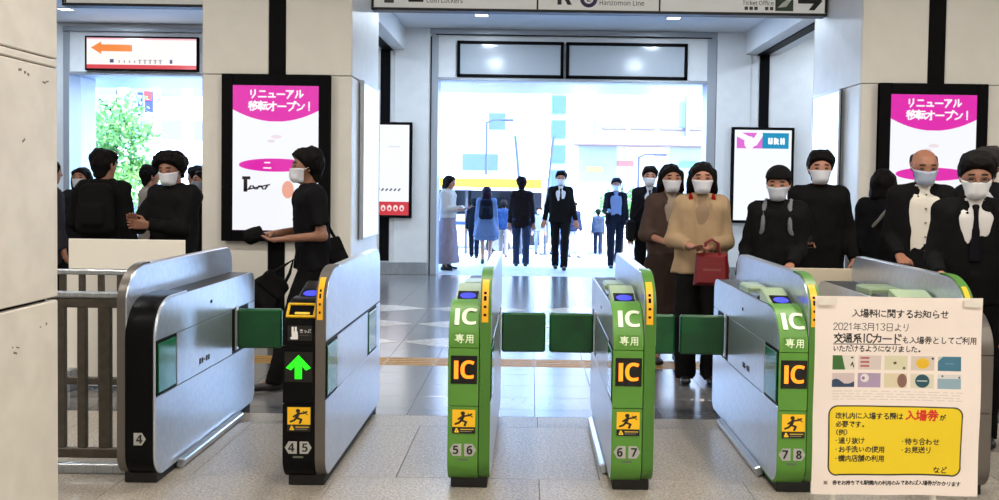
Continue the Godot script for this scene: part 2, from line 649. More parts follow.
# ---------------------------------------------------------------- floor
func build_floor() -> void:
	var f := thing("floor", "granite and grey tile floor of the station hall", "floor", Vector3.ZERO, 0.0, "", "structure")
	var bed := mat(Color(0.2, 0.2, 0.2), 0.8)
	part(f, "bed", boxm(Vector3(19.6, 0.3, 20.2), 0.0), bed, Vector3(-0.8, -0.162, -6.1))
	var rng := RandomNumberGenerator.new()
	rng.seed = 11
	# granite slabs up to the tile edge at 6.1 m
	var granites := [
		grain(21, 0.16, Color(0.53, 0.50, 0.46), Color(0.76, 0.73, 0.68), Color(0.64, 0.61, 0.56), 0.9, 0.34, 0.0, 256, 1.0, 0.55),
		grain(22, 0.16, Color(0.51, 0.48, 0.44), Color(0.74, 0.71, 0.66), Color(0.66, 0.63, 0.58), 0.9, 0.34, 0.0, 256, 1.0, 0.55),
	]
	var rows := [[6.1, 5.83], [5.83, 4.80], [4.80, 3.77], [3.77, 2.74], [2.74, 1.71], [1.71, 0.68], [0.68, -0.35], [-0.35, -1.38], [-1.38, -2.41], [-2.41, -3.44]]
	for r in rows.size():
		var d: float = rows[r][0] - rows[r][1]
		var mesh := boxm(Vector3(1.037, 0.024, d - 0.003), 0.0012)
		for k in range(-9, 9):
			var x := 0.06 + k * 1.04 + 0.52 + (0.0 if r % 2 == 0 else 0.31)
			if absf(x) > 4.6:
				continue
			part(f, "granite_slab", mesh, granites[rng.randi() % 2], Vector3(x, -0.012, -(rows[r][0] + rows[r][1]) * 0.5))
	for sx in [-1.0, 1.0]:
		part(f, "granite_field", boxm(Vector3(5.2, 0.024, 9.54), 0.0), granites[0], Vector3(sx * 7.75 if sx < 0 else 7.72, -0.0125, -1.33))
	# grey porcelain tiles
	var tones := []
	for k in 4:
		var b := 0.30 + 0.02 * k
		tones.append(grain(30 + k, 0.09, Color(b, b * 1.0, b * 1.02), Color(b + 0.08, b + 0.08, b + 0.085), Color(b + 0.03, b + 0.03, b + 0.03), 0.8, 0.2, 0.0, 128, 1.0, 0.15))
	for t in tones:
		t.metallic_specular = 0.8
	var P := 0.415
	var tile := boxm(Vector3(P - 0.003, 0.022, P - 0.003), 0.001)
	var zs := []
	var z := 6.1
	var edges := [6.1, 6.29, 6.655, 7.06, 7.47, 7.78, 8.14]
	while z < 15.6:
		z = edges[0] if zs.is_empty() else z
		zs.append(z)
		var k := edges.find(z)
		z = edges[k + 1] if k >= 0 and k + 1 < edges.size() else z + P
	zs.append(15.6)
	var rest := Shape.new()
	for r in zs.size() - 1:
		var zm: float = (zs[r] + zs[r + 1]) * 0.5
		var d: float = zs[r + 1] - zs[r]
		if absf(zs[r] - 7.78) < 0.01:
			continue
		var mesh := tile if absf(d - P) < 0.002 else boxm(Vector3(P - 0.003, 0.022, d - 0.003), 0.001)
		for k in range(-23, 20):
			var x := 0.043 + (k + 0.5) * P
			if zm < 11.9 and x > -3.6 and x < 3.9:
				part(f, "floor_tile", mesh, tones[rng.randi() % 4], Vector3(x, -0.011, -zm))
			else:
				rest.box(Vector3(x, -0.011, -zm), Vector3(P - 0.003, 0.022, d - 0.003))
	var far := part(f, "far_tiles", rest.mesh(), tones[1])
	far.set_meta("kind", "stuff")
	# the yellow guide band
	var yellow := grain(40, 0.1, Color(0.62, 0.47, 0.22), Color(0.72, 0.57, 0.30), Color(0.56, 0.43, 0.22), 0.7, 0.4, 0.0, 128)
	for k in range(-23, 20):
		var g := part(f, "guide_tile", boxm(Vector3(P - 0.003, 0.022, 0.357), 0.001), yellow, Vector3(0.043 + (k + 0.5) * P, -0.011, -7.96))
		if k > -11 and k < 12:
			var bars := Shape.new()
			for j in 4:
				bars.box(Vector3(0, 0.013, -0.12 + j * 0.08), Vector3(P - 0.03, 0.005, 0.03), 0.002)
			part(g, "ridge", bars.mesh(), yellow)
	# pale leaf-shaped inlays
	var pale := grain(44, 0.08, Color(0.62, 0.61, 0.58), Color(0.74, 0.73, 0.70), Color(0.66, 0.65, 0.62), 0.8, 0.2, 0.0, 128)
	var leaf := PackedVector2Array()
	for s in [1.0, -1.0]:
		for k in 16:
			var t := k / 16.0
			leaf.append(Vector2((-0.6 + 1.2 * t) * s, 0.30 * sin(PI * t) * s))
	var lm := Shape.new().prism(leaf, 0.0, 0.0015, 0.0, Transform3D(Basis(Vector3.RIGHT, -PI / 2), Vector3.ZERO)).mesh()
	for zz in [8.95, 10.1, 11.35]:
		for k in 4:
			part(f, "leaf_inlay", lm, pale, Vector3(-1.225 + (k - 0.5) * 1.245, 0.0, -zz))

# ---------------------------------------------------------------- walls, ceiling, beams
var white_wall: StandardMaterial3D
var day_tint_wall: StandardMaterial3D
var steel: StandardMaterial3D
var dark: StandardMaterial3D

func solid(called: String, x0: float, x1: float, y0: float, y1: float, z0: float, z1: float, m: Material, label: String, category: String, bev := 0.0) -> MeshInstance3D:
	var o := part(self, called, boxm(Vector3(x1 - x0, y1 - y0, z1 - z0), bev), m, Vector3((x0 + x1) / 2, (y0 + y1) / 2, -(z0 + z1) / 2))
	tag(o, label, category, "", "structure")
	return o

func build_shell() -> void:
	white_wall = grain(51, 0.05, Color(0.84, 0.83, 0.80), Color(0.855, 0.845, 0.815), Color(0.83, 0.82, 0.79), 2.0, 0.42, 0.0, 128)
	day_tint_wall = grain(52, 0.05, Color(0.82, 0.83, 0.84), Color(0.84, 0.85, 0.86), Color(0.81, 0.82, 0.83), 2.0, 0.4, 0.0, 128)  # wall white tinted bluish, the daylight put into its colour
	steel = grain(53, 0.2, Color(0.62, 0.64, 0.66), Color(0.70, 0.72, 0.74), Color(0.58, 0.60, 0.62), 0.5, 0.34, 0.9, 128, 0.06)
	dark = mat(Color(0.06, 0.06, 0.066), 0.45)
	dark.metallic_specular = 0.12
	solid("ceiling", -10.6, 9.0, CEIL, CEIL + 0.4, -4.0, 16.1, mat(Color(0.82, 0.83, 0.84), 0.7), "pale ceiling of the station hall", "ceiling")
	solid("wall_left", -10.9, -10.6, -0.3, CEIL, -4.0, 16.1, white_wall, "side wall of the hall beyond the left doorway", "wall")
	solid("wall_right", 9.0, 9.3, -0.3, CEIL, -4.0, 16.1, white_wall, "side wall of the hall beyond the right column", "wall")
	solid("wall_near", -10.9, 9.3, -0.3, CEIL, -4.3, -4.0, white_wall, "wall of the hall behind the gates' entrance", "wall")
	for x in [-2.37, 3.74]:
		var b := solid("trim_1" if x < 0 else "trim_2", x - 0.28, x + 0.28, 3.68, CEIL, 10.3, 15.6, day_tint_wall, "ceiling beam running from the column to the doorway wall" + (" above the sunlit floor" if x < 0 else " with a black cable duct under it"), "beam", 0.004)
		part(b, "cable_duct", boxm(Vector3(0.16, 0.02, 5.28), 0.003), dark, Vector3(0, -0.185, 0))

# ---------------------------------------------------------------- the wall with the doorways
func build_far_wall() -> void:
	var w := thing("wall_far", "white wall with two wide doorways to the street", "wall", Vector3(0, 0, -15.85), 0.0, "", "structure")
	var segs := [[-10.6, -7.64], [-4.5, -1.66], [3.0, 9.0]]
	for s in segs:
		part(w, "wall_panel", boxm(Vector3(s[1] - s[0], CEIL + 0.3, 0.5), 0.004), day_tint_wall, Vector3((s[0] + s[1]) / 2, (CEIL - 0.3) / 2, 0))
	part(w, "header", boxm(Vector3(3.14, CEIL - 3.23, 0.5), 0.004), day_tint_wall, Vector3(-6.07, (CEIL + 3.23) / 2, 0))
	part(w, "header", boxm(Vector3(4.66, CEIL - 3.23, 0.44), 0.004), day_tint_wall, Vector3(0.67, (CEIL + 3.23) / 2, 0))
	# a shallow pilaster edge and the joint lines of the cladding
	for x in [-1.98, 3.28]:
		part(w, "pilaster", boxm(Vector3(0.56, CEIL - 0.2, 0.03), 0.006), day_tint_wall, Vector3(x, (CEIL + 0.2) / 2, 0.262))
	for s in [[-4.4, -1.70], [3.0, 8.9]]:
		part(w, "skirting", boxm(Vector3(s[1] - s[0], 0.2, 0.04), 0.005), steel, Vector3((s[0] + s[1]) / 2, 0.1, 0.285 if s[0] < 0 else 0.285))
	# the metal frame of the main doorway
	var fr := thing("door_1", "grey metal frame of the wide main doorway with transom panels", "doorway", Vector3(0, 0, -15.62), 0.0, "", "structure")
	var grey := mat(Color(0.60, 0.62, 0.65), 0.4, 0.3)
	for x in [-1.605, 2.925]:
		part(fr, "jamb", boxm(Vector3(0.11 if x < 0 else 0.15, 3.95, 0.46), 0.006), grey, Vector3(x, 1.975, -0.2))
		part(fr, "groove", boxm(Vector3(0.018, 3.9, 0.01), 0.0), dark, Vector3(x - 0.06 if x < 0 else x + 0.08, 1.95, 0.035))
	part(fr, "head", boxm(Vector3(4.68, 0.085, 0.3), 0.006), grey, Vector3(0.66, 3.985, -0.1))
	part(fr, "head_groove", boxm(Vector3(4.5, 0.015, 0.01), 0.0), dark, Vector3(0.66, 3.93, 0.045))
	part(fr, "sill_rail", boxm(Vector3(4.42, 0.05, 0.3), 0.006), grey, Vector3(0.65, 3.215, -0.1))
	var glass := mat(Color(0.64, 0.67, 0.70), 0.14, 0.0)
	for b in [[-1.217, 0.47], [0.56, 2.49]]:
		var xm: float = (b[0] + b[1]) / 2
		var wd: float = b[1] - b[0]
		var tr := part(fr, "transom_pane", boxm(Vector3(wd, 0.56, 0.02), 0.003), glass, Vector3(xm, 3.54, 0.03))
		for y in [-0.27, 0.27]:
			part(tr, "rail", boxm(Vector3(wd + 0.05, 0.05, 0.05), 0.004), dark, Vector3(0, y, 0.01))
		for x in [-wd / 2, wd / 2]:
			part(tr, "stile", boxm(Vector3(0.05, 0.59, 0.05), 0.004), dark, Vector3(x, 0, 0.01))
	# frame of the left doorway
	var fl := thing("door_2", "pale metal frame of the doorway under the orange arrow sign", "doorway", Vector3(0, 0, -15.62), 0.0, "", "structure")
	part(fl, "jamb", boxm(Vector3(0.1, 3.95, 0.4), 0.006), grey, Vector3(-7.62, 1.975, -0.15))
	part(fl, "head", boxm(Vector3(3.2, 0.07, 0.1), 0.006), grey, Vector3(-6.05, 3.93, 0.06))
	part(fl, "sill_rail", boxm(Vector3(3.1, 0.05, 0.3), 0.006), grey, Vector3(-6.05, 3.22, -0.1))
	part(fl, "jamb", boxm(Vector3(0.1, 3.95, 0.4), 0.006), grey, Vector3(-4.52, 1.975, -0.15))
	# outside face: canopy over the pavement and a pale outer pier
	var can := solid("canopy", -10.6, 9.0, 3.23, 3.45, 16.1, 18.1, mat(Color(0.66, 0.70, 0.76), 0.25), "flat pale canopy outside above the doorways", "canopy", 0.01)
	can.set_meta("kind", "structure")
	solid("shading_storeys", -26.0, 26.0, CEIL + 0.4, 24.0, -14.0, 16.1, day_tint_wall, "unseen upper storeys of the station building added to shade the doorway", "building")  # out of view, added so the ground by the doorway lies in shadow
	solid("wing_wall", -26.0, -10.9, -0.6, CEIL + 0.4, 15.6, 16.1, day_tint_wall, "outer station wall beside the left doorway", "wall")
	solid("wing_wall", 9.3, 26.0, -0.6, CEIL + 0.4, 15.6, 16.1, day_tint_wall, "outer station wall beside the right end of the hall", "wall")
	solid("pier", -8.45, -7.67, -0.4, 3.23, 16.12, 16.75, day_tint_wall, "pale square pier outside the left doorway", "pier", 0.01)

# ---------------------------------------------------------------- columns with screens
func build_columns() -> void:
	for side in [0, 1]:
		var cx := -2.36 if side == 0 else 3.715
		var hw := 0.69
		var inner := 1.0 if side == 0 else -1.0
		var c := thing("column", "square clad column with a portrait screen, " + ("behind the man in the dark polo shirt" if side == 0 else "behind the bald man in a black blazer"), "column", Vector3(cx, 0, -9.55), 0.0, "", "structure")
		part(c, "core", boxm(Vector3(1.33, CEIL, 1.45), 0.0), dark, Vector3(0, CEIL / 2, 0))
		# cladding panels with open joints, split at the top of the screen
		for lv in [[0.0, 2.476], [2.482, CEIL]]:
			var ym: float = (lv[0] + lv[1]) / 2
			var ht: float = lv[1] - lv[0]
			for s in [-1.0, 1.0]:
				part(c, "front_panel", boxm(Vector3(0.61, ht, 0.03), 0.012), white_wall, Vector3(s * 0.385, ym, 0.74))
				part(c, "back_panel", boxm(Vector3(0.61, ht, 0.03), 0.012), white_wall, Vector3(s * 0.385, ym, -0.74))
				part(c, "side_panel", boxm(Vector3(0.03, ht, 1.45), 0.012), day_tint_wall if s == inner else white_wall, Vector3(s * 0.675, ym, 0.0))  # side towards the doorway gets the painted daylight tint
		part(c, "cable_strip", boxm(Vector3(0.156, CEIL, 0.012), 0.0), dark, Vector3(0, CEIL / 2, 0.742))

func build_near_pillar() -> void:
	var p := thing("pillar", "off-white panelled pillar with dark joints beside the steel railing", "pillar", Vector3(-2.3, 0, -1.0), 0.0, "", "structure")
	part(p, "core", boxm(Vector3(1.26, CEIL, 4.52), 0.0), dark, Vector3(0, CEIL / 2, 0))
	var m := grain(61, 0.03, Color(0.75, 0.73, 0.69), Color(0.79, 0.77, 0.73), Color(0.73, 0.71, 0.67), 1.6, 0.5, 0.0, 256)
	for lv in [[0.0, 1.078], [1.09, 1.875], [1.879, 1.905], [1.909, CEIL]]:
		var ym: float = (lv[0] + lv[1]) / 2
		var o := part(p, "panel", boxm(Vector3(0.03, lv[1] - lv[0], 4.58), 0.004), m, Vector3(0.645, ym, 0.0))
		part(p, "end_panel", boxm(Vector3(1.29, lv[1] - lv[0], 0.03), 0.004), m, Vector3(-0.015, ym, -2.275))
		if lv[0] == 1.909 or lv[0] == 1.09 or lv[0] == 0.0:
			# small scuffs seen on the cladding
			var spots := [[1.845, 2.05], [1.84, 2.08], [1.835, 2.10], [1.82, 2.2], [1.825, 2.22], [1.62, 2.07]] if lv[0] == 1.09 else [[0.96, 2.0], [0.955, 2.03], [0.94, 2.015], [1.0, 2.17], [1.005, 2.21]]
			if lv[0] == 1.909:
				spots = []
			for s in spots:
				part(o, "scuff", boxm(Vector3(0.001, 0.004 + fmod(s[1] * 37.0, 1.0) * 0.005, 0.006 + fmod(s[1] * 53.0, 1.0) * 0.018), 0.0), mat(Color(0.44, 0.40, 0.36), 0.8), Vector3(0.0155, s[0] - ym, -s[1]), Vector3(fmod(s[1] * 71.0, 1.0) - 0.4, 0, 0))

# ---------------------------------------------------------------- lamps in the ceiling
func build_ceiling_lights() -> void:
	var trim := mat(Color(0.85, 0.85, 0.85), 0.4)
	var lens := mat(Color(1.0, 0.98, 0.94), 0.4, 0.0, 3.0)
	for zz in [-2.8, 0.05, 2.9, 5.75, 11.45, 14.3]:
		for x in ([-7.0, -3.9, -0.78, 2.09, 5.0] if zz > 4.0 else [-7.0, -4.1, 0.35, 2.6, 5.2]):
			var o := thing("ceiling_downlight", "small square downlight recessed in the pale ceiling", "light", Vector3(x, CEIL, -zz), 0.0, "ceiling downlights")
			var fr := Shape.new()
			for s in [-1.0, 1.0]:
				fr.box(Vector3(s * 0.105, -0.006, 0), Vector3(0.02, 0.012, 0.23), 0.002)
				fr.box(Vector3(0, -0.006, s * 0.105), Vector3(0.19, 0.012, 0.02), 0.002)
			part(o, "frame", fr.mesh(), trim)
			part(o, "lamp_lens", boxm(Vector3(0.19, 0.006, 0.19), 0.0), lens, Vector3(0, -0.003, 0))
			area_light(o, "lamp", Vector3(0, -0.014, 0), Vector3.DOWN, Vector2(0.19, 0.19), 5.9, Color(1.0, 0.965, 0.92) if zz < 9.0 else Color(0.88, 0.94, 1.0))

# ---------------------------------------------------------------- the street outside
func ground_y(z: float) -> float:
	return 0.0 if z < 17.0 else -0.058 * (z - 17.0)

func slope_strip(x0: float, x1: float, z0: float, z1: float, lift: float) -> Shape:
	var a := ground_y(z0) + lift
	var b := ground_y(z1) + lift
	var s := Shape.new()
	var nrm := Vector3(0, z1 - z0, -(a - b)).normalized()
	s.face([Vector3(x0, a, -z0), Vector3(x1, a, -z0), Vector3(x1, b, -z1), Vector3(x0, b, -z1)], nrm)
	for p in [[x0, -1.0], [x1, 1.0]]:
		s.face([Vector3(p[0], a, -z0), Vector3(p[0], b, -z1), Vector3(p[0], b - 0.3, -z1), Vector3(p[0], a - 0.3, -z0)], Vector3(p[1], 0, 0))
	s.face([Vector3(x0, a, -z0), Vector3(x1, a, -z0), Vector3(x1, a - 0.3, -z0), Vector3(x0, a - 0.3, -z0)], Vector3.BACK)
	return s

func build_street() -> void:
	var pave := grain(71, 0.06, Color(0.62, 0.61, 0.59), Color(0.70, 0.69, 0.67), Color(0.58, 0.57, 0.55), 1.4, 0.6, 0.0, 128)
	var asphalt := grain(72, 0.2, Color(0.38, 0.38, 0.39), Color(0.45, 0.45, 0.46), Color(0.36, 0.36, 0.37), 1.0, 0.8, 0.0, 128)
	var o := part(self, "threshold", boxm(Vector3(19.6, 0.3, 1.4), 0.0), pave, Vector3(-0.8, -0.153, -16.3))
	tag(o, "pale paving under the doorways", "paving", "", "structure")
	o = part(self, "pavement", slope_strip(-45, 45, 17.0, 33.0, -0.002).mesh(), pave)
	tag(o, "pale pavement sloping down to the road outside", "paving", "", "structure")
	o = part(self, "road", slope_strip(-60, 60, 33.0, 48.0, -0.12).mesh(), asphalt)
	tag(o, "grey asphalt road with buses beyond the pavement", "road", "", "structure")
	o = part(self, "far_pavement", slope_strip(-80, 80, 48.0, 140.0, 0.0).mesh(), pave)
	tag(o, "pale pavement on the far side of the road", "paving", "", "structure")
	build_bus()
	build_buildings()
	build_trees()
	build_poles()

func build_bus() -> void:
	# a long city bus: yellow roof edge above dark windows, white skirt
	var zc := 39.0
	var g := ground_y(zc) - 0.12
	var b := thing("bus", "long white city bus with a yellow roof band and dark windows", "bus", Vector3(-4.3, g, -zc))
	var L := 9.6
	var body := rounded(-1.25, 0.0, 1.25, 2.95, 0.18)
	var t := Transform3D(Basis(Vector3(0, 0, 1), Vector3(0, 1, 0), Vector3(-1, 0, 0)), Vector3(0, 0.32, 0))
	part(b, "body", Shape.new().prism(body, -L / 2, L / 2, 0.12, t).mesh(), mat(Color(0.8, 0.82, 0.84), 0.3))
	var band := mat(Color(0.92, 0.70, 0.14), 0.35)
	part(b, "roof_band", boxm(Vector3(L - 0.2, 0.36, 0.03), 0.01), band, Vector3(0, 2.95, 1.25))
	var glass := mat(Color(0.03, 0.035, 0.05), 0.08)
	for k in 6:
		part(b, "window", boxm(Vector3(1.32, 0.95, 0.03), 0.01), glass, Vector3(-3.85 + k * 1.44, 2.18, 1.255))
	part(b, "door", boxm(Vector3(0.85, 2.1, 0.035), 0.01), mat(Color(0.12, 0.13, 0.16), 0.2), Vector3(4.3, 1.55, 1.25))
	part(b, "stripe", boxm(Vector3(L - 0.3, 0.14, 0.02), 0.005), mat(Color(0.15, 0.25, 0.55), 0.4), Vector3(0, 1.35, 1.255))
	for x in [-3.2, 3.0]:
		var w := Shape.new().tube([Vector3(x, 0.48, 1.05), Vector3(x, 0.48, 1.30)], 0.48, 20)
		var wh := part(b, "wheel", w.mesh(), mat(Color(0.04, 0.04, 0.04), 0.8))
		part(wh, "hub", Shape.new().tube([Vector3(x, 0.48, 1.29), Vector3(x, 0.48, 1.32)], 0.24, 14).mesh(), steel)

func facade(b: Node3D, w: float, h: float, cols: int, rows: int, y0: float, wm: Material, ww := 0.7, wh := 0.6, zf := 0.0) -> void:
	var cw := w / cols
	var rh := (h - y0) / rows
	var mesh := boxm(Vector3(cw * ww, rh * wh, 0.16), 0.0)
	for r in rows:
		for c in cols:
			part(b, "window", mesh, wm, Vector3(-w / 2 + (c + 0.5) * cw, y0 + (r + 0.5) * rh, zf))

func build_buildings() -> void:
	var glass := mat(Color(0.40, 0.43, 0.46), 0.3)
	var white := mat(Color(0.82, 0.83, 0.84), 0.6)
	var cream := mat(Color(0.82, 0.80, 0.76), 0.6)
	# behind the left doorway
	var z := 62.0
	var b := thing("building", "white office building with rows of grey windows behind the green tree", "building", Vector3(-24.5, ground_y(z) - 0.3, -z))
	part(b, "wall", boxm(Vector3(13, 30, 8), 0.0), white, Vector3(0, 15, -4))
	facade(b, 12.4, 29.0, 6, 9, 3.4, glass, 0.62, 0.45, 0.0)
	part(b, "shop_front", boxm(Vector3(12.2, 2.8, 0.1), 0.0), mat(Color(0.25, 0.3, 0.34), 0.2), Vector3(0, 1.5, 0.03))
	for x in [-0.26, 0.30]:
		part(b, "banner", boxm(Vector3(0.32 if x < 0 else 0.52, 1.35 if x > 0 else 1.25, 0.12), 0.02), mat(Color(0.16, 0.18, 0.40), 0.6), Vector3(-0.35 + x, 9.35, 1.0))
	part(b, "banner_emblem", boxm(Vector3(0.5, 0.62, 0.14), 0.06), mat(Color(0.70, 0.16, 0.14), 0.6), Vector3(-0.1, 9.75, 1.03))
	# straight ahead on the left: a white block with faint windows
	z = 70.0
	b = thing("building", "pale plain building with few windows straight beyond the bus", "building", Vector3(-6.0, ground_y(z) - 0.3, -z))
	part(b, "wall", boxm(Vector3(13.5, 34, 8), 0.0), white, Vector3(0, 17, -4))
	var wm := mat(Color(0.44, 0.48, 0.51), 0.3)
	for q in [[-3.2, 12.5, 2.2, 1.6], [-4.6, 8.6, 1.6, 3.2], [-4.6, 4.6, 1.8, 2.0], [2.2, 5.0, 2.6, 1.2], [3.4, 8.0, 1.2, 1.2], [0.2, 13.2, 1.4, 1.4]]:
		part(b, "window", boxm(Vector3(q[2], q[3], 0.16), 0.0), wm, Vector3(q[0], q[1] + 1.5, 0.0))
	part(b, "shop_fascia", boxm(Vector3(13.0, 0.9, 0.5), 0.03), mat(Color(0.75, 0.76, 0.78), 0.5), Vector3(0, 4.1, 0.2))
	# slim blue glass tower
	z = 84.0
	b = thing("tower", "slim pale blue glass tower between two white buildings", "building", Vector3(2.35, ground_y(z) - 0.3, -z))
	part(b, "wall", boxm(Vector3(1.5, 40, 5), 0.0), mat(Color(0.54, 0.64, 0.69), 0.2), Vector3(0, 20, -2.5))
	facade(b, 1.4, 38.0, 1, 16, 3.0, mat(Color(0.30, 0.40, 0.47), 0.1), 0.86, 0.7, 0.0)
	# right: a long department store front with ledges
	z = 58.0
	b = thing("building", "long cream shop building with tall fins and a pinkish canopy", "building", Vector3(9.6, ground_y(z) - 0.3, -z))
	part(b, "wall", boxm(Vector3(14.5, 26, 8), 0.0), cream, Vector3(0, 13, -4))
	for x in [-5.7, -0.2, 1.4, 5.6]:
		part(b, "fin", boxm(Vector3(0.22, 14, 0.5), 0.02), mat(Color(0.55, 0.56, 0.60), 0.5), Vector3(x, 14.2, 0.2))
	for k in 5:
		part(b, "window", boxm(Vector3(1.35, 1.5, 0.16), 0.0), mat(Color(0.62, 0.64, 0.66), 0.3), Vector3(-4.6 + k * 1.75, 8.6, 0.0))
		part(b, "sill", boxm(Vector3(1.5, 0.16, 0.3), 0.02), mat(Color(0.42, 0.4, 0.40), 0.6), Vector3(-4.6 + k * 1.75, 7.7, 0.1))
	part(b, "canopy", boxm(Vector3(14.2, 0.55, 1.6), 0.05), mat(Color(0.56, 0.48, 0.50), 0.6), Vector3(0, 6.9, 0.7))
	for k in 5:
		part(b, "shop_window", boxm(Vector3(2.3, 2.2, 0.16), 0.0), mat([Color(0.60, 0.65, 0.67), Color(0.84, 0.79, 0.66), Color(0.66, 0.69, 0.64), Color(0.55, 0.57, 0.60), Color(0.72, 0.63, 0.60)][k], 0.3), Vector3(-5.6 + k * 2.8, 5.5, 0.0))
	for k in 7:
		part(b, "sign_board", boxm(Vector3(1.0, 0.34, 0.2), 0.03), mat([Color(0.85, 0.66, 0.32), Color(0.78, 0.42, 0.36), Color(0.9, 0.9, 0.85), Color(0.45, 0.62, 0.50), Color(0.86, 0.62, 0.40), Color(0.45, 0.48, 0.56), Color(0.82, 0.48, 0.42)][k], 0.5), Vector3(-5.8 + k * 1.9, 5.2 + 0.35 * (k % 2), 0.15))

func leafy(parent: Node3D, seed_: int, count: int, spread: Vector3, at: Vector3, leaf: float, m: Material) -> void:
	var rng := RandomNumberGenerator.new()
	rng.seed = seed_
	var clumps := []
	for k in 26:
		var d := Vector3(rng.randfn(), rng.randfn(), rng.randfn()).normalized() * pow(rng.randf(), 0.4)
		clumps.append(at + d * spread)
	var s := Shape.new()
	for k in count:
		var c: Vector3 = clumps[rng.randi() % clumps.size()]
		var p := c + Vector3(rng.randfn(), rng.randfn() * 0.7, rng.randfn()) * spread.x * 0.2
		var a := Vector3(rng.randfn(), rng.randfn(), rng.randfn()).normalized()
		var b := a.cross(Vector3(rng.randfn(), rng.randfn(), rng.randfn())).normalized()
		var l := leaf * rng.randf_range(0.7, 1.3)
		s.face([p - a * l, p + b * l * 0.5, p + a * l, p - b * l * 0.5], a.cross(b).normalized())
	var o := part(parent, "foliage", s.mesh(), m)
	o.set_meta("kind", "stuff")

func build_trees() -> void:
	var bark := mat(Color(0.22, 0.18, 0.15), 0.9)
	var green := StandardMaterial3D.new()
	green.albedo_color = Color(0.40, 0.56, 0.30)
	green.roughness = 0.6
	green.backlight_enabled = true
	green.backlight = Color(0.35, 0.5, 0.25)
	var spots := [
		{"x": -13.55, "z": 31.0, "h": 5.2, "sp": Vector3(1.35, 1.9, 1.1), "n": 3000, "leaf": 0.11, "label": "slender green street tree outside the left doorway"},
		{"x": 4.4, "z": 46.0, "h": 3.4, "sp": Vector3(1.2, 0.8, 1.0), "n": 900, "leaf": 0.12, "label": "low bright green tree before the cream shop building"},
	]
	for q in spots:
		var g := ground_y(q.z)
		var t := thing("street_tree", q.label, "tree", Vector3(q.x, g, -q.z))
		var tr := Shape.new().tube([Vector3(0, 0, 0), Vector3(0.03, q.h * 0.4, 0), Vector3(-0.02, q.h * 0.7, 0.02), Vector3(0.03, q.h, 0)], [0.1, 0.08, 0.05, 0.02], 8)
		for k in 7:
			var a := k * 2.4
			var y: float = q.h * (0.42 + 0.07 * k)
			tr.tube([Vector3(0, y, 0), Vector3(cos(a) * 0.5, y + 0.35, sin(a) * 0.5), Vector3(cos(a) * 0.95, y + 0.55, sin(a) * 0.9)], [0.035, 0.025, 0.01], 6)
		part(t, "trunk", tr.mesh(), bark)
		leafy(t, 90 + int(q.z), q.n, q.sp, Vector3(0, q.h * 0.66, 0), q.leaf, green)
	# planting along the far kerb
	var pl := thing("flower_bed", "flower bed with orange and green plants by the far kerb", "flower bed", Vector3(6.6, ground_y(49.5), -49.5))
	part(pl, "trough", boxm(Vector3(8.0, 0.6, 0.8), 0.05), mat(Color(0.6, 0.58, 0.55), 0.7), Vector3(0, 0.2, 0))
	leafy(pl, 5, 700, Vector3(3.6, 0.35, 0.35), Vector3(0, 0.8, 0), 0.1, green)

func build_poles() -> void:
	var metal := mat(Color(0.30, 0.32, 0.36), 0.5, 0.4)
	for q in [[-2.2, 46.0, 6.2, 0.05], [5.0, 44.5, 4.5, 0.05]]:
		var g := ground_y(q[1])
		var o := thing("street_lamp", "thin grey street lamp post standing by the road" + (" in front of the plain building" if q[0] < 0 else " near the low green tree"), "street lamp", Vector3(q[0], g, -q[1]))
		part(o, "base", Shape.new().tube([Vector3(0, 0, 0), Vector3(0, 0.5, 0)], [0.12, 0.09], 10).mesh(), metal)
		part(o, "post", Shape.new().tube([Vector3(0, 0.4, 0), Vector3(0, q[2], 0)], [0.07, q[3]], 10).mesh(), metal)
		part(o, "arm", Shape.new().tube([Vector3(0, q[2] - 0.05, 0), Vector3(0.3, q[2] + 0.1, 0), Vector3(0.9, q[2] + 0.12, 0)], 0.035, 8).mesh(), metal)
		part(o, "lamp_head", boxm(Vector3(0.6, 0.1, 0.25), 0.03), metal, Vector3(1.0, q[2] + 0.1, 0))
	# two bowed masts that open upwards
	var z := 40.0
	for s in [-1.0, 1.0]:
		var o := thing("bowed_mast", "dark bowed metal mast curving outwards " + ("beside the bus" if s < 0 else "before the blue tower"), "mast", Vector3(0.09 + s * 0.455, ground_y(36.3) - 0.12, -36.3))
		var path := []
		for k in 9:
			var t := k / 8.0
			path.append(Vector3(s * (0.28 * t * t), t * 4.6, 0))
		part(o, "shaft", Shape.new().tube(path, 0.05, 8).mesh(), metal)
		part(o, "foot", Shape.new().tube([Vector3.ZERO, Vector3(0, 0.12, 0)], 0.16, 12).mesh(), metal)
	var kiosk := thing("bus_shelter", "small bus shelter with a flat pale roof near the doorway edge", "shelter", Vector3(-3.9, ground_y(37.0) - 0.12, -36.6))
	part(kiosk, "roof", boxm(Vector3(3.2, 0.12, 1.2), 0.02), mat(Color(0.6, 0.63, 0.67), 0.5), Vector3(0, 2.6, 0))
	for x in [-1.4, 1.4]:
		part(kiosk, "post", Shape.new().tube([Vector3(x, 0, 0), Vector3(x, 2.55, 0)], 0.05, 8).mesh(), metal)
	part(kiosk, "bench", boxm(Vector3(2.2, 0.08, 0.35), 0.02), mat(Color(0.4, 0.4, 0.42), 0.5), Vector3(0, 0.5, -0.2))
	for x in [-0.9, 0.9]:
		part(kiosk, "bench_leg", boxm(Vector3(0.06, 0.5, 0.3), 0.01), metal, Vector3(x, 0.23, -0.2))

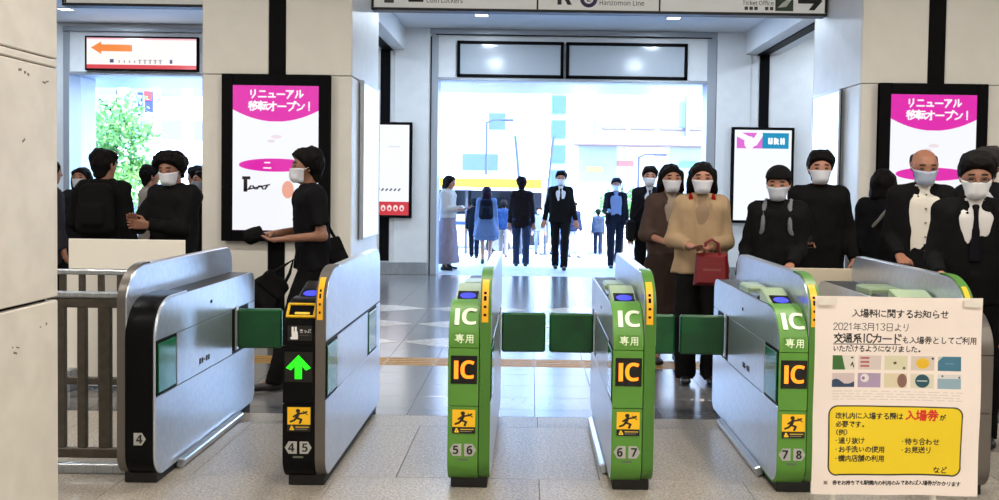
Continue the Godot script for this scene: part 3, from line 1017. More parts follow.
# ---------------------------------------------------------------- ticket gates
# gate profiles lie in (depth, height); GATE turns them so that depth runs away from the camera and the extrusion runs along x
const GATE := Transform3D(Basis(Vector3(0, 0, -1), Vector3(0, 1, 0), Vector3(1, 0, 0)), Vector3.ZERO)
var flap_green: StandardMaterial3D
var gate_steel: StandardMaterial3D
var led_black: StandardMaterial3D
var sticker_mat: StandardMaterial3D

func arc(p: PackedVector2Array, c: Vector2, rx: float, ry: float, a0: float, a1: float, steps := 8) -> void:
	for k in steps + 1:
		var a := deg_to_rad(a0 + (a1 - a0) * k / steps)
		p.append(c + Vector2(rx * cos(a), ry * sin(a)))

func body_profile(o := 0.0) -> PackedVector2Array:
	# o grows the front
	var p := PackedVector2Array()
	arc(p, Vector2(0.10, 0.15), 0.10 + o, 0.10 + o, 270, 180)
	arc(p, Vector2(0.20, 0.72), 0.20 + o, 0.185 + o, 180, 90, 12)
	arc(p, Vector2(1.57, 0.825), 0.08, 0.08 + o, 90, 0)
	arc(p, Vector2(1.58, 0.12), 0.07, 0.07 + o, 0, -90)
	return p

func fin_profile(o := 0.0) -> PackedVector2Array:
	var p := PackedVector2Array()
	arc(p, Vector2(0.10, 0.15), 0.10 + o, 0.10 + o, 270, 180)
	arc(p, Vector2(0.24, 0.90), 0.24 + o, 0.17 + o, 180, 90, 12)
	arc(p, Vector2(1.53, 0.96), 0.11 + o, 0.11 + o, 90, 0)
	arc(p, Vector2(1.58, 0.12), 0.07, 0.07 + o, 0, -90)
	return p

func clip(poly: PackedVector2Array, x0: float, y0: float, x1: float, y1: float) -> PackedVector2Array:
	var got := Geometry2D.intersect_polygons(poly, PackedVector2Array([Vector2(x0, y0), Vector2(x1, y0), Vector2(x1, y1), Vector2(x0, y1)]))
	return got[0] if got.size() > 0 else PackedVector2Array()

func front_band(fin: bool, o0: float, o1: float, y0: float, y1: float, reach: float) -> PackedVector2Array:
	# the strip between two offsets of a profile's front, cut to a range of heights
	var a := fin_profile(o1) if fin else body_profile(o1)
	var b := fin_profile(o0) if fin else body_profile(o0)
	var a2 := clip(a, -0.1, y0, reach, y1)
	var cutter := clip(b, -0.1, -0.1, reach + 0.1, 1.5)
	var got := Geometry2D.clip_polygons(a2, cutter)
	var best := PackedVector2Array()
	for g in got:
		if g.size() > best.size():
			best = g
	return best

func slab_of(poly: PackedVector2Array, x0: float, x1: float, bev := 0.0015) -> ArrayMesh:
	return Shape.new().prism(poly, x0, x1, bev, GATE).mesh()

func sticker_image() -> Image:
	var img := blank(96, 116, Color(0.95, 0.74, 0.08))
	img.fill_rect(Rect2i(0, 84, 96, 32), Color(0.05, 0.05, 0.05))
	var k := Color(0.06, 0.05, 0.04)
	disc(img, Vector2(44, 18), 9, 9, k)
	stroke(img, Vector2(46, 30), Vector2(38, 52), 6.5, k)
	stroke(img, Vector2(48, 32), Vector2(70, 28), 4, k)
	stroke(img, Vector2(70, 28), Vector2(80, 22), 4, k)
	stroke(img, Vector2(42, 34), Vector2(26, 46), 4, k)
	stroke(img, Vector2(38, 52), Vector2(58, 60), 4.5, k)
	stroke(img, Vector2(58, 60), Vector2(52, 76), 4.5, k)
	stroke(img, Vector2(38, 52), Vector2(28, 64), 4.5, k)
	stroke(img, Vector2(28, 64), Vector2(14, 70), 4.5, k)
	stroke(img, Vector2(66, 20), Vector2(84, 36), 2, k)
	for q in [[18, 92, 12, 108], [18, 92, 26, 108], [12, 108, 26, 108]]:
		stroke(img, Vector2(q[0], q[1]), Vector2(q[2], q[3]), 3.0, Color(0.95, 0.78, 0.15))
	for x in range(36, 88, 8):
		stroke(img, Vector2(x, 96), Vector2(x + 4, 96), 2.4, Color(0.9, 0.75, 0.2))
	for x in range(36, 80, 6):
		stroke(img, Vector2(x, 106), Vector2(x + 3, 106), 1.2, Color(0.75, 0.72, 0.65))
	return img

func touch_image() -> Image:
	# a hand holding a ticket and a short word, white on black
	var img := blank(128, 80, Color(0.02, 0.02, 0.025))
	var w := Color(0.92, 0.92, 0.92)
	img.fill_rect(Rect2i(20, 6, 12, 26), w)
	img.fill_rect(Rect2i(36, 6, 12, 26), w)
	for x in [24, 32, 40, 48]:
		stroke(img, Vector2(x, 34), Vector2(x + 2, 58), 4.5, w)
	stroke(img, Vector2(20, 66), Vector2(48, 66), 7, w)
	write(img, "きっぷ", 62, 18, 20, 1.3, w)
	write(img, "ーーー", 62, 42, 16, 1.0, Color(0.5, 0.5, 0.5))
	return img

func two_chars_image() -> Image:
	var img := blank(160, 80, Color(0.33, 0.55, 0.19))
	write(img, "専用", 6, 6, 70, 3.4, Color(0.92, 0.96, 0.86), 1.08)
	return img

func build_gates() -> void:
	flap_green = grain(81, 0.03, Color(0.0, 0.27, 0.12), Color(0.01, 0.33, 0.15), Color(0.0, 0.24, 0.10), 0.6, 0.36, 0.0, 64)
	gate_steel = grain(82, 0.12, Color(0.76, 0.79, 0.83), Color(0.80, 0.83, 0.87), Color(0.73, 0.76, 0.80), 0.9, 0.28, 0.8, 128)
	led_black = mat(Color(0.012, 0.012, 0.014), 0.2)
	sticker_mat = pic_mat(sticker_image())
	gate({"x": -1.912, "kind": "steel", "w": 0.19, "f0": -0.095, "f1": -0.050, "nums": "4", "flaps": [1], "rails": [1], "label": "black-fronted steel ticket gate numbered 4 beside the railing"})
	gate({"x": -1.092, "kind": "black", "w": 0.208, "f0": 0.050, "f1": 0.104, "nums": "45", "flaps": [-1], "rails": [], "label": "black-fronted ticket gate numbered 4 and 5 with a green arrow"})
	gate({"x": -0.288, "kind": "green", "w": 0.208, "f0": 0.046, "f1": 0.104, "nums": "56", "flaps": [1], "rails": [], "label": "green ticket gate numbered 5 and 6 with orange IC display beside the open passage"})
	gate({"x": 0.512, "kind": "green", "w": 0.208, "f0": 0.046, "f1": 0.104, "nums": "67", "flaps": [-1, 1], "rails": [-1], "label": "green ticket gate numbered 6 and 7 with flaps shut on both sides"})
	gate({"x": 1.316, "kind": "green", "w": 0.200, "f0": 0.042, "f1": 0.10, "nums": "78", "flaps": [-1], "rails": [-1], "label": "green ticket gate numbered 7 and 8 beside the paper notice"})
	gate({"x": 2.08, "kind": "green", "w": 0.36, "f0": 0.035, "f1": 0.085, "nums": "", "flaps": [], "rails": [], "label": "broad green ticket gate behind the paper notice"})

func gate(q: Dictionary) -> void:
	var g := thing("ticket_gate", q.label, "ticket gate", Vector3(q.x, 0, -4.6), 0.0, "automatic ticket gates in a row")
	var w: float = q.w
	var f0: float = q.f0
	var f1: float = q.f1
	var black: bool = q.kind != "green"
	var green := mat(Color(0.33, 0.55, 0.19), 0.46)
	var green2 := mat(Color(0.26, 0.46, 0.15), 0.4)
	var skin := mat(Color(0.05, 0.05, 0.054), 0.3) if black else green
	if black:
		skin.metallic_specular = 0.2
	var edge := mat(Color(0.42, 0.40, 0.38), 0.35, 0.6) if black else green2
	var edge2 := mat(Color(0.42, 0.40, 0.38), 0.35, 0.6)
	var spans := []
	if f0 > -w / 2 + 0.01:
		spans.append([-w / 2, f0])
	if f1 < w / 2 - 0.01:
		spans.append([f1, w / 2])
	# plinth
	part(g, "plinth", boxm(Vector3(w - 0.03, 0.07, 1.56), 0.004), mat(Color(0.015, 0.015, 0.016), 0.6), Vector3(0, 0.035, -0.83))
	# core, with the side panels in front of it
	for sp in spans:
		part(g, "core", slab_of(body_profile(), sp[0] + 0.005, sp[1] - 0.005 if sp[1] < w / 2 else sp[1] - 0.005, 0.002), mat(Color(0.10, 0.11, 0.12), 0.5, 0.3))
		part(g, "deck_cover", slab_of(clip(body_profile(), 0.42, 0.86, 1.66, 0.92), sp[0] + 0.001, sp[1] - 0.001, 0.004), mat(Color(0.025, 0.025, 0.03), 0.5) if q.kind == "steel" else gate_steel)
	for sd in [-1.0, 1.0]:
		var fin_here: bool = (sd < 0 and f0 <= -w / 2 + 0.011) or (sd > 0 and f1 >= w / 2 - 0.011)
		var x0 := -w / 2 if sd < 0 else w / 2 - 0.006
		var prof := fin_profile() if fin_here else body_profile()
		var top := 1.1 if fin_here else 0.92
		if not fin_here:
			part(g, "upper_panel", slab_of(clip(prof, -0.1, 0.714, 1.7, top), x0, x0 + 0.006), gate_steel)
		part(g, "service_panel", slab_of(clip(prof, 0.282, 0.438, 1.178, 0.710), x0, x0 + 0.006), gate_steel)
		part(g, "rear_panel", slab_of(clip(prof, 1.512, 0.438, 1.7, 0.710), x0, x0 + 0.006), gate_steel)
		part(g, "lower_panel", slab_of(clip(prof, -0.1, 0.0, 1.7, 0.434), x0, x0 + 0.006), gate_steel)
		# a sensor eye, and the slots of the two flaps with the folded-in flap inside
		if not fin_here:
			part(g, "sensor", boxm(Vector3(0.004, 0.018, 0.03), 0.001), dark, Vector3(sd * w / 2, 0.81, -0.80))
		for sl in [[0.012, 0.272], [1.19, 1.50]]:
			var zc: float = -(sl[0] + sl[1]) / 2
			var sw: float = sl[1] - sl[0]
			var out: bool = sl[0] > 1.0 and q.flaps.has(int(sd))
			part(g, "flap_slot", boxm(Vector3(0.006, 0.266, sw), 0.001), dark, Vector3(sd * (w / 2 - 0.0035), 0.574, zc))
			if not out:
				part(g, "folded_flap", boxm(Vector3(0.012, 0.245, sw - 0.03), 0.003), mat(Color(0.04, 0.36, 0.20), 0.15), Vector3(sd * (w / 2 - 0.002), 0.574, zc))
			else:
				var hinge := part(g, "flap_hinge", boxm(Vector3(0.012, 0.27, 0.05), 0.003), mat(Color(0.75, 0.75, 0.72), 0.3, 0.5), Vector3(sd * (w / 2 + 0.002), 0.588, -1.262))
				part(hinge, "flap", boxm(Vector3(0.272, 0.244, 0.045), 0.012), flap_green, Vector3(sd * 0.146, 0, 0), Vector3(0, sd * 0.05, 0))
	# small caution print on the service panel
	if q.kind == "steel" or q.nums == "78":
		var sd := 1.0 if q.kind == "steel" else -1.0
		var marks := Shape.new()
		for k in 5:
			marks.box(Vector3(sd * (w / 2 + 0.0005), 0.50, -0.62 - k * 0.035), Vector3(0.001, 0.03 if k != 2 else 0.008, 0.025))
		part(g, "caution_print", marks.mesh(), mat(Color(0.12, 0.13, 0.16), 0.6))
	for r in q.rails:
		part(g, "kick_rail", boxm(Vector3(0.035, 0.05, 1.02), 0.006), gate_steel, Vector3(r * (w / 2 + 0.012), 0.03, -0.80), Vector3(0, 0, r * -0.35))
	# the tall fin
	var edge_fin := absf(f0 + w / 2) < 0.011 or absf(f1 - w / 2) < 0.011
	part(g, "fin_core", slab_of(clip(fin_profile(), -0.1, 0.0, 1.8, 0.716), f0 + (0.007 if edge_fin else 0.0), f1 - (0.007 if edge_fin else 0.0), 0.002), mat(Color(0.2, 0.21, 0.22), 0.4, 0.5))
	part(g, "fin", slab_of(clip(fin_profile(), -0.1, 0.722, 1.8, 1.2), f0, f1, 0.005), gate_steel)
	var fe := part(g, "fin_edge", slab_of(front_band(true, 0.0, 0.007, 0.05, 1.2, 0.30), f0 + 0.002, f1 - 0.002, 0.0015), edge)
	if q.kind != "steel":
		var ye := part(fe, "warning_strip", slab_of(front_band(true, 0.007, 0.0085, 0.83, 1.03, 0.26), f0 + 0.010, f1 - 0.016, 0.0), mat(Color(0.93, 0.68, 0.06), 0.4))
		for y in [0.86, 0.90, 0.935, 0.965]:
			part(ye, "strip_mark", slab_of(front_band(true, 0.0085, 0.0092, y, y + (0.022 if y == 0.935 else 0.012), 0.26), f0 + 0.019, f1 - 0.026, 0.0), dark)
	# the front skin in three pieces
	for sp in spans:
		if black and q.kind == "steel":
			part(g, "front_skin", slab_of(front_band(false, 0.0, 0.012, 0.04, 1.0, 0.42), sp[0] - 0.002, sp[1] - 0.012, 0.004), skin)
			part(g, "front_trim", slab_of(front_band(false, 0.0, 0.011, 0.04, 1.0, 0.42), sp[1] - 0.011, sp[1], 0.003), gate_steel)
			continue
		part(g, "front_skin", slab_of(front_band(false, 0.0, 0.012, 0.04, 0.418, 0.42), sp[0], sp[1] - 0.002, 0.004), skin if sp == spans[0] else edge2)
		part(g, "front_skin", slab_of(front_band(false, 0.0, 0.012, 0.422, 0.703, 0.42), sp[0], sp[1] - 0.002, 0.003), skin if sp == spans[0] else edge2)
		part(g, "front_skin", slab_of(front_band(false, 0.0, 0.012, 0.707, 1.0, 0.24), sp[0], sp[1] - 0.002, 0.003), skin if sp == spans[0] else edge2)
	var mx: float = (spans[0][0] + spans[0][1]) / 2
	var mw: float = spans[0][1] - spans[0][0]
	var fz := 0.0125
	if q.kind == "steel":
		badge(g, "4", mx - 0.004, 0.235, fz, true)
		return
	# the sloping reader console
	var wedge := PackedVector2Array([Vector2(0.15, 0.86), Vector2(0.145, 0.892), Vector2(0.42, 0.972), Vector2(0.455, 0.972), Vector2(0.47, 0.86)])
	var con := part(g, "card_reader", slab_of(wedge, spans[0][0] + 0.012, spans[0][1] - 0.014, 0.006), mat(Color(0.05, 0.05, 0.055), 0.3) if black else mat(Color(0.60, 0.68, 0.55), 0.35))
	var slope := -(PI / 2 - atan2(0.08, 0.275))
	var scr := part(con, "reader_screen", boxm(Vector3(mw - 0.045, 0.125, 0.004), 0.001), mat(Color(0.02, 0.02, 0.06), 0.12), Vector3(mx, 0.9275, -0.252), Vector3(slope, 0, 0))
	part(scr, "screen_glow", Shape.new().prism(rounded(-mw * 0.27, -0.035, mw * 0.27, 0.035, 0.034), 0.0, 0.003).mesh(), mat(Color(0.25, 0.28, 0.95), 0.2, 0.0, 0.5))
	part(g, "exit_reader", boxm(Vector3(mw - 0.03, 0.06, 0.24), 0.012), mat(Color(0.04, 0.04, 0.05), 0.3) if black else mat(Color(0.48, 0.56, 0.43), 0.4), Vector3(mx, 0.918, -0.86))
	part(g, "printer_lid", boxm(Vector3(mw - 0.02, 0.025, 0.2), 0.006), mat(Color(0.14, 0.15, 0.16), 0.3), Vector3(mx, 0.912, -0.60))
	if q.kind == "black":
		# ticket slot framed in yellow on the curved nose
		var slot := Node3D.new()
		slot.name = "ticket_slot"
		g.add_child(slot)
		slot.position = Vector3(mx, 0.864, -0.052)
		slot.rotation.x = -0.72
		part(slot, "slot_mouth", boxm(Vector3(0.115, 0.062, 0.012), 0.004), dark)
		var rim := Shape.new()
		for s in [-1.0, 1.0]:
			rim.box(Vector3(0, s * 0.036, 0.006), Vector3(0.142, 0.011, 0.014), 0.004)
			rim.box(Vector3(s * 0.066, 0, 0.006), Vector3(0.012, 0.066, 0.014), 0.004)
		part(slot, "slot_rim", rim.mesh(), mat(Color(0.88, 0.70, 0.10), 0.35))
		part(slot, "ticket_lip", boxm(Vector3(0.075, 0.014, 0.012), 0.003), mat(Color(0.9, 0.78, 0.3), 0.4), Vector3(0.005, -0.018, 0.005))
		picture(0.118, 0.074, pic_mat(touch_image()), g, "touch_mark", Vector3(mx + 0.006, 0.765, fz + 0.002))
		var arrow := PackedVector2Array([Vector2(0, 0.058), Vector2(0.06, -0.004), Vector2(0.036, -0.016), Vector2(0.017, 0.006), Vector2(0.017, -0.058), Vector2(-0.017, -0.058), Vector2(-0.017, 0.006), Vector2(-0.036, -0.016), Vector2(-0.06, -0.004)])
		var led := part(g, "led_panel", boxm(Vector3(0.136, 0.15, 0.004), 0.001), led_black, Vector3(mx, 0.60, fz))
		part(led, "led_arrow", Shape.new().prism(arrow, 0.002, 0.0035).mesh(), mat(Color(0.12, 1.0, 0.10), 0.4, 0.0, 0.95))
	else:
		# white letters on the curved nose, the two characters below
		ic_letters(0.098, mat(Color(0.90, 0.94, 0.84), 0.4), g, "touch_letter", Vector3(mx + 0.004, 0.850, -0.040), Vector3(-0.74, 0, 0))
		if q.nums != "":
			picture(0.105, 0.052, pic_mat(two_chars_image()), g, "touch_words", Vector3(mx + 0.004, 0.752, fz + 0.0005), Vector3(-0.05, 0, 0))
			var led := part(g, "led_panel", boxm(Vector3(0.128, 0.138, 0.004), 0.001), led_black, Vector3(mx + 0.002, 0.598, fz))
			ic_letters(0.09, mat(Color(1.0, 0.55, 0.10), 0.4, 0.0, 1.1), led, "led_letter", Vector3(0, 0, 0.003), Vector3.ZERO)
	if q.nums != "":
		picture(0.112, 0.118, sticker_mat, g, "caution_sticker", Vector3(mx + 0.004, 0.345, fz + 0.003))
		badge(g, q.nums.substr(0, 1), mx - 0.032, 0.205, fz, false)
		badge(g, q.nums.substr(1, 1), mx + 0.034, 0.205, fz, true)
		part(g, "serial_plate", boxm(Vector3(0.05, 0.009, 0.001), 0.0), mat(Color(0.35, 0.38, 0.33), 0.5), Vector3(mx, 0.158, fz))

func ic_letters(h: float, m: Material, parent: Node3D, called: String, at: Vector3, turn: Vector3) -> void:
	part(parent, called, boxm(Vector3(h * 0.23, h * 0.985, 0.002), 0.0), m, at + Vector3(-h * 0.42, 0, 0), turn)
	lettering("C", h, m, parent, called, at + Vector3(h * 0.16, 0, 0), turn)

func badge(g: Node3D, num: String, x: float, y: float, z: float, point_right: bool) -> void:
	var s := 1.0 if point_right else -1.0
	var poly := PackedVector2Array([Vector2(-0.026 * s, -0.03), Vector2(0.014 * s, -0.03), Vector2(0.032 * s, 0), Vector2(0.014 * s, 0.03), Vector2(-0.026 * s, 0.03)])
	var b := part(g, "number_badge", Shape.new().prism(poly, 0.0, 0.002).mesh(), mat(Color(0.66, 0.66, 0.64), 0.5), Vector3(x, y, z))
	lettering(num, 0.042, mat(Color(0.03, 0.03, 0.03), 0.6), b, "number", Vector3(0.001 * s, 0, 0.003))

# ---------------------------------------------------------------- railings and boards that close off the sides
func build_barriers() -> void:
	var shaded_steel := grain(84, 0.1, Color(0.26, 0.235, 0.205), Color(0.31, 0.285, 0.25), Color(0.24, 0.215, 0.19), 0.5, 0.4, 0.4, 64)  # railing steel darkened to brown, its shade and dark reflections painted in
	var r := thing("railing", "steel picket railing between the pillar and gate 4", "railing", Vector3(-2.34, 0, -4.80))
	part(r, "top_rail", boxm(Vector3(0.56, 0.03, 0.05), 0.006), steel, Vector3(0, 0.912, 0))
	part(r, "upper_rail", boxm(Vector3(0.56, 0.05, 0.035), 0.004), shaded_steel, Vector3(0, 0.872, 0))
	part(r, "lower_rail", boxm(Vector3(0.56, 0.05, 0.035), 0.004), shaded_steel, Vector3(0, 0.105, 0))
	part(r, "floor_rail", boxm(Vector3(0.60, 0.05, 0.05), 0.004), steel, Vector3(0.01, 0.026, 0))
	for x in [-0.255, -0.145, -0.035, 0.072, 0.188]:
		part(r, "picket", boxm(Vector3(0.046 if x < 0.18 else 0.062, 0.72, 0.03), 0.004), shaded_steel, Vector3(x, 0.49, 0))
	r = thing("railing", "steel picket railing carrying the white board behind gate 4", "railing", Vector3(-2.75, 0, -6.45))
	part(r, "top_rail", boxm(Vector3(0.95, 0.035, 0.05), 0.006), steel, Vector3(0, 0.865, 0))
	part(r, "lower_rail", boxm(Vector3(0.95, 0.05, 0.04), 0.004), shaded_steel, Vector3(0, 0.12, 0))
	for k in 8:
		part(r, "picket", boxm(Vector3(0.04, 0.85, 0.03), 0.004), shaded_steel, Vector3(-0.43 + k * 0.13, 0.43, 0))
	var white := mat(Color(0.86, 0.84, 0.80), 0.55)
	var b := thing("white_board", "blank white board standing on the rear railing beside gate 4", "board", Vector3(-2.74, 0.884, -6.45))
	part(b, "sheet", boxm(Vector3(0.79, 0.205, 0.012), 0.003), white, Vector3(0, 0.105, 0.01))
	part(b, "backing_strip", boxm(Vector3(0.74, 0.03, 0.02), 0.003), steel, Vector3(0, 0.02, -0.008))
	b = thing("partition_panel", "low white panel seen between the railing pickets", "panel", Vector3(-2.85, 0, -6.75))
	part(b, "sheet", boxm(Vector3(0.95, 0.80, 0.02), 0.004), white, Vector3(0, 0.42, 0))
	for x in [-0.4, 0.4]:
		part(b, "foot", boxm(Vector3(0.05, 0.15, 0.22), 0.004), steel, Vector3(x, 0.075, 0))
	b = thing("closing_board", "long blank white board closing the passage beside gate 8", "board", Vector3(1.98, 0, -6.36))
	part(b, "sheet", boxm(Vector3(1.05, 0.24, 0.015), 0.003), mat(Color(0.74, 0.69, 0.60), 0.55), Vector3(0, 0.85, 0))
	for x in [-0.42, 0.42]:
		part(b, "post", boxm(Vector3(0.04, 0.76, 0.03), 0.004), steel, Vector3(x, 0.38, -0.01))
		part(b, "foot", boxm(Vector3(0.05, 0.02, 0.3), 0.004), steel, Vector3(x, 0.01, -0.01))

# ---------------------------------------------------------------- screens and signs
func advert_image() -> Image:
	var W := 232
	var H := 398
	var img := blank(W, H, Color(0.97, 0.98, 1.0))
	var pink := Color(0.89, 0.16, 0.68)
	for y in 110:
		for x in W:
			var k := (x - W / 2.0) / (W / 2.0)
			if y < 66 + 32 * (1.0 - k * k):
				img.set_pixel(x, y, pink)
	write(img, "リニューアル", 42, 10, 25, 2.3, Color.WHITE, 1.0)
	write(img, "移転オープン！", 42, 42, 27, 2.3, Color.WHITE, 0.95)
	disc(img, Vector2(115, 218), 98, 18, pink)
	write(img, "二", 82, 206, 24, 2.0, Color.WHITE)
	# a thin script logo under the ellipse
	var k := Color(0.12, 0.08, 0.10)
	img.fill_rect(Rect2i(30, 252, 10, 40), k)
	img.fill_rect(Rect2i(26, 250, 22, 8), k)
	for j in 5:
		stroke(img, Vector2(44 + j * 11, 284 - (j % 2) * 8), Vector2(50 + j * 11, 276 + (j % 2) * 8), 2.0, k)
	stroke(img, Vector2(40, 286), Vector2(100, 272), 1.6, k)
	disc(img, Vector2(150, 285), 16, 24, Color(0.93, 0.66, 0.58))
	disc(img, Vector2(118, 140), 14, 5, Color(0.93, 0.88, 0.90))
	disc(img, Vector2(104, 152), 10, 4, Color(0.92, 0.86, 0.90))
	return img

func left_ad_image() -> Image:
	var img := blank(160, 256, Color(0.96, 0.98, 1.0))
	img.fill_rect(Rect2i(0, 218, 160, 38), Color(0.80, 0.20, 0.24))
	for k in 6:
		stroke(img, Vector2(70 + k * 12, 186), Vector2(74 + k * 12, 182), 2.0, Color(0.3, 0.3, 0.34))
	for k in 4:
		disc(img, Vector2(86 + k * 18, 236), 7, 9, Color(0.96, 0.86, 0.86))
		disc(img, Vector2(86 + k * 18, 238), 3, 4, Color(0.80, 0.20, 0.24))
	img.fill_rect(Rect2i(100, 60, 34, 4), Color(0.86, 0.88, 0.92))
	return img

func right_ad_image() -> Image:
	var img := blank(160, 256, Color(0.96, 0.98, 1.0))
	img.fill_rect(Rect2i(6, 8, 72, 44), Color(0.86, 0.42, 0.82))
	img.fill_rect(Rect2i(78, 8, 74, 44), Color(0.08, 0.56, 0.74))
	var w := Color.WHITE
	disc(img, Vector2(42, 36), 15, 18, w)
	stroke(img, Vector2(10, 12), Vector2(34, 24), 8, w)
	stroke(img, Vector2(70, 14), Vector2(56, 36), 9, w)
	for q in [[97, 24, 97, 36], [104, 24, 104, 36], [97, 37, 104, 37], [113, 24, 113, 38], [113, 24, 121, 27], [121, 31, 113, 32], [114, 32, 122, 38], [131, 24, 131, 38], [131, 31, 138, 31], [138, 24, 138, 38]]:
		stroke(img, Vector2(q[0], q[1]), Vector2(q[2], q[3]), 3.0, w)
	return img

func side_ad_image(s: int) -> Image:
	var img := blank(96, 152, Color(0.93, 0.97, 1.0))
	if s == 1:
		for q in [[30, 40, 18, 20, Color(0.72, 0.82, 0.72)], [55, 70, 24, 26, Color(0.80, 0.90, 0.95)], [40, 110, 26, 22, Color(0.76, 0.86, 0.78)], [66, 30, 14, 16, Color(0.85, 0.90, 0.82)]]:
			disc(img, Vector2(q[0], q[1]), q[2], q[3], q[4])
	return img

func screen(called: String, label: String, at: Vector3, w: float, h: float, bezel: float, img: Image, turn := 0.0, glow := 1.0, lamp := 0.5, frame: Material = null) -> void:
	var o := thing(called, label, "screen", at, turn)
	var d := 0.03 if frame else 0.06
	var hole := Shape.new()
	hole.box(Vector3(0, 0, -d / 2 - 0.004), Vector3(w, h, d - 0.008))
	part(o, "housing", hole.mesh(), frame if frame else dark)
	var fm: Material = frame if frame else dark
	var rim := Shape.new()
	for s in [-1.0, 1.0]:
		rim.box(Vector3(s * (w - bezel) / 2, 0, -d / 2 + 0.004), Vector3(bezel, h, d + 0.008), 0.006)
		rim.box(Vector3(0, s * (h - bezel) / 2, -d / 2 + 0.004), Vector3(w - bezel * 2, bezel, d + 0.008), 0.006)
	part(o, "bezel", rim.mesh(), fm)
	picture(w - bezel * 2, h - bezel * 2, pic_mat(img, glow), o, "screen_face", Vector3(0, 0, 0.001))
	if lamp > 0.0:
		area_light(o, "screen_light", Vector3(0, 0, 0.012), Vector3.BACK, Vector2(w - bezel * 2, h - bezel * 2), lamp, Color(0.93, 0.96, 1.0))

